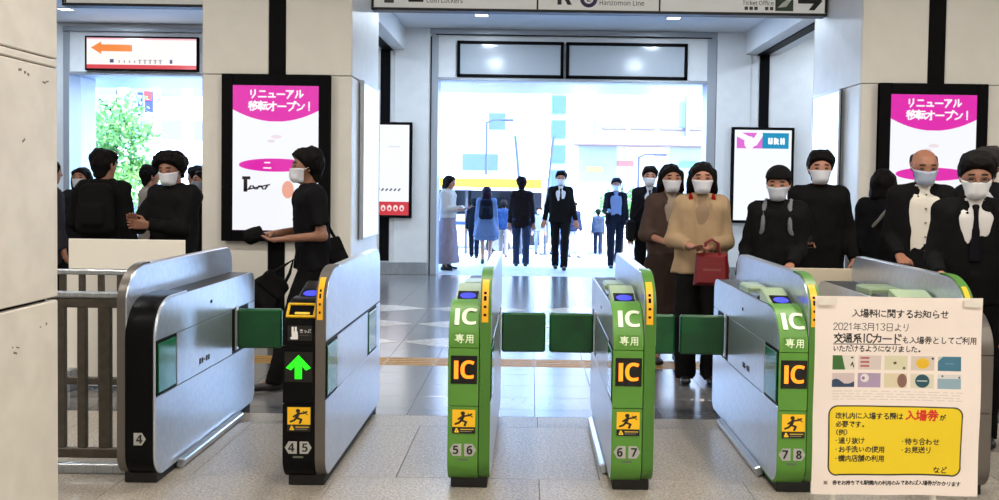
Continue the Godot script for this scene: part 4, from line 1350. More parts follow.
func build_signs() -> void:
	var ad := advert_image()
	screen("advert_screen", "tall screen with a pink banner behind the man in a polo shirt", Vector3(-2.347, 1.711, -8.71), 0.99, 1.53, 0.103, ad, 0.0, 1.0, 0.55)
	screen("advert_screen", "tall screen with a pink banner behind the bald man", Vector3(3.666, 1.715, -8.71), 0.99, 1.53, 0.103, ad, 0.0, 1.0, 0.55)
	screen("advert_screen", "screen with a red lower band on the doorway wall", Vector3(-2.45, 1.712, -15.50), 0.99, 1.56, 0.045, left_ad_image(), 0.0, 1.05, 0.5)
	screen("advert_screen", "screen with magenta and blue squares behind the masked pair in black", Vector3(3.76, 1.712, -15.50), 1.015, 1.56, 0.045, right_ad_image(), 0.0, 1.05, 0.5)
	var silver := mat(Color(0.72, 0.75, 0.78), 0.3, 0.4)
	screen("light_box", "glowing white light box on the column side facing the doorway passage", Vector3(-1.625, 1.715, -9.63), 0.96, 1.53, 0.022, side_ad_image(0), PI / 2, 1.0, 0.5, silver)
	screen("light_box", "glowing light box with a faint leafy print on the column's flank", Vector3(2.98, 1.715, -9.70), 0.90, 1.53, 0.022, side_ad_image(1), -PI / 2, 0.85, 0.4, silver)
	# black cable strips above and below the wall screens
	for x in [-2.41, 3.78]:
		var st := part(self, "cable_strip", boxm(Vector3(0.16, 3.46, 0.02), 0.002), dark, Vector3(x, 1.95, -15.588))
		tag(st, "black vertical cable strip behind the wall screen " + ("with the red band" if x < 0 else "with magenta and blue squares"), "strip")
	# lit orange arrow sign over the left doorway
	var img := blank(256, 78, Color(1.0, 0.97, 0.96))
	img.fill_rect(Rect2i(0, 68, 256, 10), Color(0.86, 0.30, 0.33))
	img.fill_rect(Rect2i(0, 0, 256, 4), Color(0.95, 0.72, 0.78))
	var or_ := Color(0.96, 0.55, 0.26)
	img.fill_rect(Rect2i(34, 17, 72, 17), or_)
	for k in 24:
		var hh := 16.0 * k / 24.0
		img.fill_rect(Rect2i(10 + k, int(25.5 - hh), 1, int(2 * hh) + 1), or_)
	var nv := Color(0.30, 0.36, 0.50)
	img.fill_rect(Rect2i(54, 54, 9, 9), nv)
	img.fill_rect(Rect2i(194, 54, 6, 10), nv)
	for k in 9:
		stroke(img, Vector2(76 + k * 12, 58), Vector2(76 + k * 12, 64 if k > 3 else 62), 1.4, Color(0.62, 0.62, 0.66))
		if k > 3:
			stroke(img, Vector2(73 + k * 12, 56), Vector2(79 + k * 12, 56), 1.2, Color(0.62, 0.62, 0.66))
	screen("arrow_sign", "lit white sign with an orange arrow over the left doorway", Vector3(-6.36, 3.54, -15.50), 1.84, 0.555, 0.03, img, 0.0, 1.05, 0.35)
	# hanging signs between the columns
	var face := mat(Color(0.72, 0.72, 0.70), 0.5, 0.0, 0.45)
	var blk := mat(Color(0.03, 0.03, 0.03), 0.5)
	for q in [[-1.67, 3.01, "long grey hanging sign with black lettering between the two columns", [0.035, 1.29]], [-4.85, -3.06, "grey hanging sign left of the column with a black rim", [-4.815]]]:
		var wd: float = q[1] - q[0]
		var cx: float = (q[0] + q[1]) / 2
		var s := thing("hanging_sign", q[2], "sign", Vector3(cx, 3.275, -9.9))
		part(s, "panel", boxm(Vector3(wd, 0.47, 0.14), 0.004), face, Vector3(0, 0.26, 0))
		part(s, "lower_rim", boxm(Vector3(wd, 0.028, 0.16), 0.004), blk, Vector3(0, 0.014, 0))
		part(s, "upper_rim", boxm(Vector3(wd, 0.028, 0.16), 0.004), blk, Vector3(0, 0.505, 0))
		for e in [q[0] + 0.012, q[1] - 0.012]:
			part(s, "end_rim", boxm(Vector3(0.024, 0.46, 0.16), 0.004), blk, Vector3(e - cx, 0.26, 0))
		for dv in q[3]:
			part(s, "divider", boxm(Vector3(0.018, 0.46, 0.146), 0.002), blk, Vector3(dv - cx, 0.26, 0))
		for e in [-wd * 0.3, wd * 0.3]:
			part(s, "hanger", Shape.new().tube([Vector3(e, 0.515, 0), Vector3(e, CEIL - 3.275, 0)], 0.018, 10).mesh(), steel)
		var z := 0.0712
		if q[0] > -2.0:
			lettering("Coin Lockers", 0.048, blk, s, "lettering", Vector3(-0.92 - cx, 0.105, z), Vector3.ZERO, false)
			var ic := part(s, "locker_icon", boxm(Vector3(0.155, 0.155, 0.004), 0.002), blk, Vector3(-1.215 - cx, 0.165, z))
			for k in 3:
				part(ic, "locker_door", boxm(Vector3(0.03, 0.055, 0.002), 0.0), face, Vector3(-0.042 + k * 0.042, -0.02, 0.0025))
			part(s, "arrow_mark", Shape.new().prism(PackedVector2Array([Vector2(-0.035, 0.01), Vector2(0, -0.03), Vector2(0.035, 0.01), Vector2(0.01, 0.0), Vector2(0.01, 0.12), Vector2(-0.01, 0.12), Vector2(-0.01, 0.0)]), 0, 0.002).mesh(), blk, Vector3(-1.49 - cx, 0.17, z))
			part(s, "small_print", boxm(Vector3(0.10, 0.03, 0.002), 0.0), mat(Color(0.25, 0.25, 0.25), 0.5), Vector3(-1.49 - cx, 0.09, z))
			lettering("K", 0.2, blk, s, "lettering", Vector3(0.30 - cx, 0.175, z))
			part(s, "line_ring", Shape.new().tube(ring_path(0.07), 0.02, 8, false).mesh(), mat(Color(0.20, 0.15, 0.33), 0.4), Vector3(0.56 - cx, 0.145, z))
			lettering("Z", 0.06, blk, s, "lettering", Vector3(0.56 - cx, 0.145, z))
			lettering("Hanzomon Line", 0.048, blk, s, "lettering", Vector3(0.90 - cx, 0.105, z), Vector3.ZERO, false)
			lettering("Ticket Office", 0.042, blk, s, "lettering", Vector3(2.30 - cx, 0.125, z), Vector3.ZERO, false)
			for k in 5:
				part(s, "small_print", boxm(Vector3(0.035, 0.034, 0.002), 0.0), mat(Color(0.2, 0.2, 0.2), 0.5), Vector3(2.18 + k * 0.05 + (0.06 if k > 2 else 0.0) - cx, 0.072, z))
			var gi := part(s, "office_icon", boxm(Vector3(0.185, 0.185, 0.004), 0.002), mat(Color(0.13, 0.22, 0.15), 0.4), Vector3(2.57 - cx, 0.14, z))
			part(gi, "icon_figure", Shape.new().prism(PackedVector2Array([Vector2(-0.07, -0.06), Vector2(0.02, -0.05), Vector2(0.07, 0.02), Vector2(0.04, 0.07), Vector2(0.01, 0.06), Vector2(0.02, 0.02), Vector2(-0.02, -0.01)]), 0.002, 0.004).mesh(), mat(Color(0.75, 0.78, 0.74), 0.5))
			part(s, "arrow_mark", Shape.new().prism(PackedVector2Array([Vector2(-0.13, -0.018), Vector2(0.03, -0.018), Vector2(-0.02, -0.085), Vector2(0.04, -0.085), Vector2(0.12, 0.01), Vector2(0.04, 0.105), Vector2(-0.02, 0.105), Vector2(0.03, 0.038), Vector2(-0.13, 0.038)]), 0, 0.002).mesh(), blk, Vector3(2.84 - cx, 0.145, z))
		else:
			for k in 2:
				part(s, "small_print", boxm(Vector3(0.22, 0.03, 0.002), 0.0), blk, Vector3(-3.82 + k * 0.32 - cx, 0.10, z))

func ring_path(r: float) -> Array:
	var p := []
	for k in 25:
		p.append(Vector3(cos(TAU * k / 24.0) * r, sin(TAU * k / 24.0) * r, 0))
	return p

# ---------------------------------------------------------------- the paper notice and its stand
func notice_image() -> Image:
	var K := 3.6
	var W := int(174 * K)
	var H := int(208 * K)
	var img := blank(W, H, Color(0.93, 0.885, 0.855))
	var k := Color(0.10, 0.09, 0.09)
	write(img, "入場料に関するお知らせ", 38 * K, 12.5 * K, 9.1 * K, 1.75, k)
	write(img, "2021年3月13日より", 18.5 * K, 27 * K, 8.6 * K, 1.1, k)
	var x := write(img, "交通系ICカード", 19 * K, 38 * K, 10.6 * K, 2.3, k, 0.95)
	img.fill_rect(Rect2i(int(19 * K), int(49.3 * K), int(x - 19 * K), 3), k)
	write(img, "も入場券としてご利用", x, 40.5 * K, 7.9 * K, 1.45, k)
	write(img, "いただけるようになりました。", 18.5 * K, 50.6 * K, 7.0 * K, 1.45, k, 0.98)
	var base := [Color(0.87, 0.84, 0.80), Color(0.83, 0.78, 0.76), Color(0.84, 0.82, 0.70), Color(0.82, 0.77, 0.72), Color(0.24, 0.45, 0.55), Color(0.80, 0.74, 0.74), Color(0.66, 0.58, 0.70), Color(0.85, 0.80, 0.68), Color(0.84, 0.82, 0.74), Color(0.55, 0.66, 0.72)]
	for c in 10:
		var cx := (19.0 + (c % 5) * 27.5) * K
		var cy := (61.5 if c < 5 else 80.0) * K
		var w := 24.0 * K
		var h := 15.0 * K
		img.fill_rect(Rect2i(int(cx), int(cy), int(w), int(h)), base[c])
		match c:
			0:
				for r in int(h):
					img.fill_rect(Rect2i(int(cx), int(cy) + r, int(w * (0.42 + 0.16 * r / h)), 1), Color(0.22, 0.42, 0.20))
				disc(img, Vector2(cx + w * 0.86, cy + h * 0.15), 5, 3, k)
				stroke(img, Vector2(cx + w * 0.82, cy + h * 0.7), Vector2(cx + w * 0.88, cy + h * 0.5), 2, k)
				stroke(img, Vector2(cx + w * 0.88, cy + h * 0.5), Vector2(cx + w * 0.94, cy + h * 0.8), 2, k)
			1:
				for r in 3:
					img.fill_rect(Rect2i(int(cx + 8), int(cy + 6 + r * 15), int(w * 0.4), 8), Color(0.70, 0.40, 0.42))
			2:
				disc(img, Vector2(cx + w * 0.45, cy + h * 0.5), 6, 5, Color(0.35, 0.32, 0.2))
				disc(img, Vector2(cx + w * 0.85, cy + h * 0.85), 5, 5, Color(0.4, 0.36, 0.3))
			3:
				disc(img, Vector2(cx + w * 0.5, cy + h * 0.5), 24, 20, Color(0.90, 0.72, 0.16))
				disc(img, Vector2(cx + w * 0.92, cy + h * 0.15), 4, 4, k)
			4:
				for r in 18:
					img.fill_rect(Rect2i(int(cx), int(cy) + r, 18 - r, 1), Color(0.75, 0.78, 0.76))
				img.fill_rect(Rect2i(int(cx + w * 0.3), int(cy + h * 0.45), int(w * 0.4), 5), Color(0.34, 0.54, 0.62))
			5:
				for q in int(w):
					var t := q / w
					var top := h * (0.62 + 0.2 * sin(t * 6.0 - 2.6) * (1.0 if t < 0.6 else 0.7))
					img.fill_rect(Rect2i(int(cx) + q, int(cy + top), 1, int(h - top)), Color(0.18, 0.26, 0.38))
			6:
				disc(img, Vector2(cx + w * 0.3, cy + h * 0.35), 16, 16, Color(0.88, 0.86, 0.86))
				disc(img, Vector2(cx + w * 0.24, cy + h * 0.35), 6, 6, Color(0.55, 0.45, 0.6))
			7:
				disc(img, Vector2(cx + w * 0.78, cy + h * 0.5), 18, 26, Color(0.52, 0.38, 0.34))
			8:
				disc(img, Vector2(cx + w * 0.5, cy + h * 0.5), 26, 25, Color(0.10, 0.30, 0.36))
				img.fill_rect(Rect2i(int(cx + w * 0.28), int(cy + h * 0.45), int(w * 0.44), 5), Color(0.7, 0.75, 0.74))
			9:
				img.fill_rect(Rect2i(int(cx), int(cy), int(w), int(h * 0.3)), Color(0.83, 0.82, 0.82))
				disc(img, Vector2(cx + w * 0.2, cy + h * 0.12), 4, 4, Color(0.4, 0.4, 0.44))
				disc(img, Vector2(cx + w * 0.92, cy + h * 0.2), 4, 4, Color(0.4, 0.4, 0.44))
	var faint := Color(0.78, 0.74, 0.72)
	var rng := RandomNumberGenerator.new()
	rng.seed = 4
	for r in 4:
		var fx := 20.0 * K
		while fx < 150.0 * K:
			var ln := rng.randf_range(6.0, 40.0)
			stroke(img, Vector2(fx, (99.0 + r * 2.8) * K), Vector2(fx + ln, (99.0 + r * 2.8) * K), 1.0, faint)
			fx += ln + rng.randf_range(6.0, 16.0)
	# the yellow box
	for pass_ in 2:
		var g := 0.0 if pass_ == 0 else 1.5
		var col := Color(0.20, 0.19, 0.10) if pass_ == 0 else Color(0.92, 0.80, 0.10)
		var x0 := (16.0 + g) * K
		var y0 := (114.0 + g) * K
		var x1 := (156.0 - g) * K
		var y1 := (187.5 - g) * K
		var r := (9.5 - g) * K
		img.fill_rect(Rect2i(int(x0 + r), int(y0), int(x1 - x0 - 2 * r), int(y1 - y0)), col)
		img.fill_rect(Rect2i(int(x0), int(y0 + r), int(x1 - x0), int(y1 - y0 - 2 * r)), col)
		for c in [Vector2(x0 + r, y0 + r), Vector2(x1 - r, y0 + r), Vector2(x0 + r, y1 - r), Vector2(x1 - r, y1 - r)]:
			disc(img, c, r, r, col)
	x = write(img, "改札内に入場する際は", 23.5 * K, 121 * K, 7.1 * K, 1.5, k)
	x = write(img, "入場券", x + 2 * K, 117.5 * K, 11.2 * K, 3.0, Color(0.82, 0.16, 0.10), 1.02)
	write(img, "が", x + 1 * K, 122 * K, 6.4 * K, 1.4, k)
	write(img, "必要です。", 23.5 * K, 130 * K, 6.9 * K, 1.5, k)
	write(img, "（例）", 21.5 * K, 138.5 * K, 6.7 * K, 1.4, k)
	write(img, "・通り抜け", 22 * K, 147 * K, 7.0 * K, 1.5, k)
	write(img, "・お手洗いの使用", 22 * K, 156 * K, 7.0 * K, 1.5, k)
	write(img, "・構内店舗の利用", 22 * K, 165.5 * K, 7.0 * K, 1.5, k)
	write(img, "・待ち合わせ", 92 * K, 147.5 * K, 7.2 * K, 1.5, k)
	write(img, "・お見送り", 92 * K, 156.5 * K, 7.2 * K, 1.5, k)
	write(img, "など", 128 * K, 177.5 * K, 6.8 * K, 1.5, k)
	write(img, "※　券をお持ちでも駅構内の利用のみであれば入場券がかかります", 12 * K, 192.5 * K, 5.0 * K, 1.15, k, 0.96)
	return img

func build_notice() -> void:
	var w := 0.461
	var h := 0.551
	var cx := 1.0175
	var y0 := 0.655
	var st := thing("notice_stand", "slim white two-legged stand holding the paper notice", "stand", Vector3(cx, 0, -2.625))
	var white := mat(Color(0.82, 0.80, 0.77), 0.5)
	for x in [-0.165, 0.115]:
		part(st, "leg", Shape.new().tube([Vector3(x, 0.02, 0), Vector3(x, 1.17, 0)], 0.009, 10).mesh(), white)
		part(st, "foot", boxm(Vector3(0.05, 0.02, 0.30), 0.006), white, Vector3(x, 0.01, 0))
	part(st, "crossbar", Shape.new().tube([Vector3(-0.2, 1.15, 0), Vector3(0.2, 1.15, 0)], 0.008, 10).mesh(), white)
	part(st, "crossbar", Shape.new().tube([Vector3(-0.2, 0.70, 0), Vector3(0.2, 0.70, 0)], 0.008, 10).mesh(), white)
	# the sheet: slightly rippled paper
	var s := Shape.new()
	var nx := 24
	var ny := 28
	var pos := func(u: float, v: float) -> Vector3:
		return Vector3((u - 0.5) * w, v * h, 0.003 * sin(u * 7.0 + v * 3.0) + 0.0025 * sin(v * 11.0 - u * 4.0) + 0.002 * sin(u * 17.0) * (1.0 - v))
	for face_ in 2:
		for j in ny + 1:
			for i in nx + 1:
				var u := i / float(nx)
				var v := j / float(ny)
				var p: Vector3 = pos.call(u, v)
				var nrm: Vector3 = (pos.call(u + 0.01, v) - p).cross(pos.call(u, v + 0.01) - p).normalized()
				s.v.append(p if face_ == 0 else p - Vector3(0, 0, 0.0008))
				s.n.append(nrm if face_ == 0 else -nrm)
				s.u.append(Vector2(u, 1.0 - v) if face_ == 0 else Vector2(0.01, 0.01))
		var b := face_ * (nx + 1) * (ny + 1)
		for j in ny:
			for i in nx:
				var a := b + j * (nx + 1) + i
				if face_ == 0:
					s.i.append_array([a, a + nx + 1, a + nx + 2, a, a + nx + 2, a + 1])
				else:
					s.i.append_array([a, a + nx + 2, a + nx + 1, a, a + 1, a + nx + 2])
	var n := thing("paper_notice", "printed paper notice with a yellow text box on a slim stand", "notice", Vector3(cx, y0, -2.607))
	part(n, "sheet", s.mesh(), pic_mat(notice_image(), 0.0, 0.55))
	var tape := mat(Color(0.88, 0.86, 0.82), 0.3)
	for x in [-0.2, 0.2]:
		part(n, "tape", boxm(Vector3(0.05, 0.022, 0.001), 0.0), tape, Vector3(x, 0.538, 0.0085))

# ---------------------------------------------------------------- people
# Each person is laid out 1.70 m tall, facing +z, and scaled to its height. x > 0 is the person's left.
const SKIN := Color(0.62, 0.43, 0.34)

func cloth(c: Color) -> StandardMaterial3D:
	# no dyed cloth is quite black
	var m := mat(Color(maxf(c.r, 0.03) + 0.05, maxf(c.g, 0.03) + 0.05, maxf(c.b, 0.03) + 0.052) if c.get_luminance() < 0.08 else c, 0.92)
	m.metallic_specular = 0.15
	return m

func hair_mat(c: Color) -> StandardMaterial3D:
	var m := mat(c + Color(0.04, 0.035, 0.035), 0.7)
	m.metallic_specular = 0.2
	return m

func bend(a: Vector3, b: Vector3, l1: float, l2: float, pole: Vector3) -> Vector3:
	# where a two-bone limb from a to b has its joint
	var d := b - a
	var l := minf(d.length(), (l1 + l2) * 0.999)
	var u := d.normalized()
	var x := (l1 * l1 - l2 * l2 + l * l) / (2.0 * l)
	var hgt := sqrt(maxf(0.0, l1 * l1 - x * x))
	var p := (pole - u * pole.dot(u)).normalized()
	return a + u * x + p * hgt

func hand_bones(wr: Vector3, d: Vector3, side: Vector3, curl: float, thumb: float) -> Array:
	# palm, four bent fingers of different lengths and a thumb from the side of the palm
	var nrm := d.cross(side).normalized()
	var out := [bone(wr - d * 0.02, wr + d * 0.085, 0.020, 0.015, 0.010, 0.027, side, 0.012)]
	for k in 4:
		var o: float = [-0.030, -0.010, 0.011, 0.031][k]
		var ln: float = [0.058, 0.074, 0.080, 0.070][k] if thumb > 0 else [0.070, 0.080, 0.074, 0.058][k]
		var b0 := wr + d * 0.085 + side * o
		var d1 := d.rotated(side, curl * 0.6)
		var b1 := b0 + d1 * ln * 0.5
		var d2 := d.rotated(side, curl * 1.5)
		var b2 := b1 + d2 * ln * 0.5
		out.append(bone(b0, b1, 0.0095, 0.009, 0, 0, side, 0.004))
		out.append(bone(b1, b2, 0.009, 0.0075, 0, 0, side, 0.004))
	var t0 := wr + d * 0.03 + side * 0.030 * thumb
	var t1 := t0 + (d * 0.6 + side * thumb * 0.7 + nrm * 0.25).normalized() * 0.035
	out.append(bone(t0, t1, 0.012, 0.0105, 0, 0, side, 0.006))
	out.append(bone(t1, t1 + (d * 0.85 + side * thumb * 0.25 + nrm * 0.3).normalized() * 0.03, 0.0105, 0.008, 0, 0, side, 0.005))
	return out

func person(q: Dictionary) -> Node3D:
	var o := thing("person", q.label, "person", q.at, q.get("yaw", 0.0), q.get("group", ""))
	o.scale = Vector3.ONE * (float(q.get("h", 1.70)) / 1.70)
	var fine: float = q.get("fine", 1.0)
	var sw: float = q.get("sw", 0.156)
	var lean: float = q.get("lean", 0.0)
	var hip := Vector3(0, 0.93, 0)
	var chest := hip + Vector3(0, 0.40, 0).rotated(Vector3.RIGHT, lean)
	var neck := chest + Vector3(0, 0.12, -0.005).rotated(Vector3.RIGHT, lean)
	var shl := chest + Vector3(sw, 0.048, -0.012).rotated(Vector3.RIGHT, lean)
	var shr := chest + Vector3(-sw, 0.048, -0.012).rotated(Vector3.RIGHT, lean)
	var hl: Vector3 = q.get("hand_l", Vector3(0.225, 0.84, 0.05))
	var hr: Vector3 = q.get("hand_r", Vector3(-0.225, 0.84, 0.05))
	var el := bend(shl, hl, 0.285, 0.255, q.get("pole_l", Vector3(0.2, -0.3, -0.9)))
	var er := bend(shr, hr, 0.285, 0.255, q.get("pole_r", Vector3(-0.2, -0.3, -0.9)))
	hl = el + (hl - el).normalized() * 0.255
	hr = er + (hr - er).normalized() * 0.255
	var fl: Vector3 = q.get("foot_l", Vector3(0.10, 0.0, 0.0))
	var fr: Vector3 = q.get("foot_r", Vector3(-0.10, 0.0, 0.0))
	var hpl := hip + Vector3(0.09, -0.02, 0)
	var hpr := hip + Vector3(-0.09, -0.02, 0)
	var al := fl + Vector3(0, 0.085, -0.02)
	var ar := fr + Vector3(0, 0.085, -0.02)
	var kl := bend(hpl, al, 0.425, 0.42, Vector3(0.08, 0, 1))
	var kr := bend(hpr, ar, 0.425, 0.42, Vector3(-0.08, 0, 1))
	var hb := Basis(Vector3.UP, q.get("look", 0.0)) * Basis(Vector3.RIGHT, q.get("nod", 0.0) + lean * 0.4)
	var nb := neck + Vector3(0, 0.05, 0.0)
	var H := func(p: Vector3) -> Vector3:
		return nb + hb * (p + Vector3(0, 0.085, 0.018))
	var hx: Vector3 = hb * Vector3.RIGHT
	var up: Vector3 = hb * Vector3.UP
	var fwd: Vector3 = hb * Vector3.BACK
	var skin := mat(q.get("skin", SKIN), 0.55)
	# the body: one surface, finer round the head and the hands
	var st := SurfaceTool.new()
	st.begin(Mesh.PRIMITIVE_TRIANGLES)
	var core := [
		bone(hip + Vector3(0, 0.0, 0), chest, 0.085, 0.09, 0.07, 0.075), bone(shl * 0.98 + shr * 0.02, shr * 0.98 + shl * 0.02, 0.048, 0.048),
		bone(chest, nb + Vector3(0, 0.03, 0.008), 0.06, 0.048), bone(neck + Vector3(0, -0.02, -0.01), shl, 0.045, 0.04), bone(neck + Vector3(0, -0.02, -0.01), shr, 0.045, 0.04), bone(shl, el, 0.045, 0.037), bone(el, hl, 0.037, 0.026), bone(shr, er, 0.045, 0.037), bone(er, hr, 0.037, 0.026),
		bone(hpl, kl, 0.075, 0.05), bone(kl, al, 0.05, 0.036), bone(hpr, kr, 0.075, 0.05), bone(kr, ar, 0.05, 0.036),
		bone(al, fl + Vector3(0, 0.036, 0.09), 0.030, 0.016), bone(ar, fr + Vector3(0, 0.036, 0.09), 0.030, 0.016)]
	field(st, core, 0.021 * fine)
	var head := [
		bone(H.call(Vector3(0, 0.030, -0.028)), H.call(Vector3(0, 0.022, 0.012)), 0.083, 0.078), bone(H.call(Vector3(0, -0.01, 0.028)), H.call(Vector3(0, -0.078, 0.046)), 0.063, 0.036, 0.008, 0.010, hx, 0.03),
		bone(nb + Vector3(0, -0.04, 0), H.call(Vector3(0, -0.05, -0.018)), 0.054, 0.052), bone(H.call(Vector3(0, 0.015, 0.088)), H.call(Vector3(0, -0.022, 0.104)), 0.010, 0.014, 0.0, 0.004, hx, 0.012),
		bone(H.call(Vector3(-0.02, 0.034, 0.082)), H.call(Vector3(0.02, 0.034, 0.082)), 0.012, 0.012, 0, 0, hx, 0.012), bone(H.call(Vector3(-0.014, -0.052, 0.088)), H.call(Vector3(0.014, -0.052, 0.088)), 0.009, 0.009, 0, 0, hx, 0.008)]
	for s in [-1.0, 1.0]:
		head.append(bone(H.call(Vector3(s * 0.080, 0.018, -0.012)), H.call(Vector3(s * 0.078, -0.022, -0.004)), 0.014, 0.010, 0, 0, hx, 0.008))
	var dents := []
	for s in [-1.0, 1.0]:
		dents.append(bone(H.call(Vector3(s * 0.034, 0.012, 0.105)), H.call(Vector3(s * 0.030, 0.012, 0.105)), 0.014, 0.014))
	field(st, head, 0.0095 * fine, dents)
	var dl := (hl - el).normalized()
	var dr := (hr - er).normalized()
	var sl := dl.cross(Vector3.BACK if absf(dl.z) < 0.8 else Vector3.UP).normalized()
	var sr := dr.cross(Vector3.BACK if absf(dr.z) < 0.8 else Vector3.UP).normalized()
	var sl_t := 1.0 if sl.dot(Vector3(-0.6, 0.5, 0.6)) > 0 else -1.0
	var sr_t := 1.0 if sr.dot(Vector3(0.6, 0.5, 0.6)) > 0 else -1.0
	field(st, hand_bones(hl, dl, sl, q.get("curl", 0.45), sl_t), 0.0085 * fine)
	field(st, hand_bones(hr, dr, sr, q.get("curl", 0.45), sr_t), 0.0085 * fine)
	st.index()
	part(o, "body", st.commit(), skin)
	# eyes and brows
	for e in [-1.0, 1.0]:
		part(o, "eye", blob([bone(H.call(Vector3(e * 0.041, 0.011, 0.082)), H.call(Vector3(e * 0.026, 0.011, 0.087)), 0.0085, 0.0085, 0, 0, hx, 0.002)], 0.006 * fine), mat(Color(0.03, 0.022, 0.02), 0.4))
		part(o, "eyebrow", blob([bone(H.call(Vector3(e * 0.050, 0.036, 0.080)), H.call(Vector3(e * 0.020, 0.038, 0.090)), 0.006, 0.007, 0, 0, hx, 0.002)], 0.006 * fine), mat(Color(0.03, 0.022, 0.02), 0.8))
	# hair
	var hc: Color = q.get("hair_color", Color(0.018, 0.014, 0.014))
	var style: String = q.get("hair", "short")
	var hair := [bone(H.call(Vector3(0, 0.034, -0.034)), H.call(Vector3(0, 0.030, 0.010)), 0.090, 0.083), bone(H.call(Vector3(0, 0.0, -0.042)), H.call(Vector3(0, -0.058, -0.044)), 0.072, 0.056)]
	# the hairline across the forehead, and the line from the temple past the ear to the nape
	var cut := [[H.call(Vector3(0, 0.066, 0.070)), hb * Vector3(0, -0.50, 0.866).normalized()], [H.call(Vector3(0, -0.012, 0.012)), hb * Vector3(0, -0.62, 0.785).normalized()]]
	var grow := 0.010
	if style == "short" or style == "full":
		hair.append(bone(H.call(Vector3(-0.045, 0.086, 0.036)), H.call(Vector3(0.045, 0.082, 0.040)), 0.024, 0.026))
		if style == "full":
			hair.append(bone(H.call(Vector3(0.01, 0.072, -0.03)), H.call(Vector3(0, 0.080, 0.03)), 0.080, 0.052, 0.016, 0.026, hx))
			hair.append(bone(H.call(Vector3(-0.055, 0.070, 0.062)), H.call(Vector3(-0.01, 0.092, 0.062)), 0.018, 0.022, 0, 0, hx, 0.01))
			hair.append(bone(H.call(Vector3(0.012, 0.070, 0.070)), H.call(Vector3(0.055, 0.088, 0.05)), 0.016, 0.022, 0, 0, hx, 0.01))
			cut[0] = [H.call(Vector3(0, 0.052, 0.078)), hb * Vector3(0, -0.62, 0.785).normalized()]
			grow = 0.018
	elif style == "fluffy":
		hair.append(bone(H.call(Vector3(-0.045, 0.06, 0.0)), H.call(Vector3(0.045, 0.06, 0.0)), 0.085, 0.085))
		hair.append(bone(H.call(Vector3(-0.055, 0.058, 0.05)), H.call(Vector3(0.055, 0.058, 0.05)), 0.050, 0.050))
		cut = [[H.call(Vector3(0, 0.034, 0.08)), hb * Vector3(0, -0.80, 0.6).normalized()], cut[1]]
		grow = 0.026
	elif style == "bald":
		cut = [[H.call(Vector3(0, 0.03, -0.01)), hb * Vector3(0, 0.55, 0.835).normalized()], [H.call(Vector3(0, 0.07, 0)), hb * Vector3(0, 1, 0)]]
		grow = 0.004
	elif style == "bob" or style == "long":
		var low := -0.105 if style == "bob" else -0.20
		hair.append(bone(H.call(Vector3(-0.055, 0.066, 0.052)), H.call(Vector3(0.0, 0.094, 0.050)), 0.020, 0.022, 0, 0, hx, 0.012))
		for e in [-1.0, 1.0]:
			hair.append(bone(H.call(Vector3(e * 0.072, 0.04, -0.006)), H.call(Vector3(e * 0.092, low, -0.012)), 0.032, 0.026, 0, 0, hx, 0.02))
		hair.append(bone(H.call(Vector3(0, 0.0, -0.06)), H.call(Vector3(0, low, -0.062)), 0.062, 0.045, 0.03, 0.05, hx, 0.03))
		cut = [[H.call(Vector3(0, 0.060, 0.076)), hb * Vector3(0, -0.42, 0.907).normalized()]]
		grow = 0.012
	if style != "none":
		part(o, "hair", blob(hair, 0.0095 * fine, [], cut, grow, 17.0), hair_mat(hc))
	if style == "cap" or q.has("cap"):
		var cc := [bone(H.call(Vector3(0, 0.05, -0.028)), H.call(Vector3(0, 0.046, 0.018)), 0.100, 0.092)]
		var cp := part(o, "cap", blob(cc, 0.010 * fine, [], [[H.call(Vector3(0, 0.045, 0.0)), hb * Vector3(0, -1, 0.12).normalized()]]), cloth(q.get("cap", Color(0.02, 0.02, 0.025))))
		if q.get("peak", true):
			part(cp, "peak", blob([bone(H.call(Vector3(0, 0.05, 0.09)), H.call(Vector3(0, 0.040, 0.145)), 0.012, 0.008, 0.05, 0.035, hx)], 0.008 * fine), cloth(q.get("cap", Color(0.02, 0.02, 0.025))))
	if q.get("mask", true):
		var mk := [bone(H.call(Vector3(0, -0.012, 0.036)), H.call(Vector3(0, -0.074, 0.054)), 0.072, 0.047, 0.010, 0.014, hx, 0.03), bone(H.call(Vector3(0, -0.002, 0.092)), H.call(Vector3(0, -0.060, 0.094)), 0.018, 0.022, 0.0, 0.010, hx, 0.05)]
		part(o, "face_mask", blob(mk, 0.0085 * fine, [], [[H.call(Vector3(0, -0.004, 0)), up], [H.call(Vector3(0, 0, 0.030)), -fwd], [H.call(Vector3(0, -0.108, 0.03)), -up]]), mat(q.get("mask_color", Color(0.76, 0.77, 0.80)), 0.8))
		var lp := Shape.new()
		for s in [-1.0, 1.0]:
			lp.tube([H.call(Vector3(s * 0.074, -0.016, 0.045)), H.call(Vector3(s * 0.088, 0.0, 0.0))], 0.002, 5)
		part(o, "ear_loops", lp.mesh(), mat(Color(0.84, 0.85, 0.88), 0.8))
	if q.has("glasses"):
		var gl := Shape.new()
		for s in [-1.0, 1.0]:
			var rp := []
			for k in 13:
				rp.append(H.call(Vector3(s * 0.034 + cos(TAU * k / 12.0) * 0.022, 0.010 + sin(TAU * k / 12.0) * 0.015, 0.103)))
			gl.tube(rp, 0.0022, 5, false)
			gl.tube([H.call(Vector3(s * 0.055, 0.012, 0.10)), H.call(Vector3(s * 0.084, 0.012, 0.0))], 0.002, 5)
		part(o, "glasses", gl.mesh(), mat(Color(0.03, 0.03, 0.03), 0.3))
	# clothing on the upper body
	var top: Color = q.get("top", Color(0.02, 0.02, 0.025))
	var hem: float = q.get("hem", 0.84)
	var flare: float = q.get("flare", 0.0)
	var puff: float = q.get("puff", 0.0)
	var cuff: float = q.get("cuff", 1.0)
	var low := Vector3(0, hem, 0)
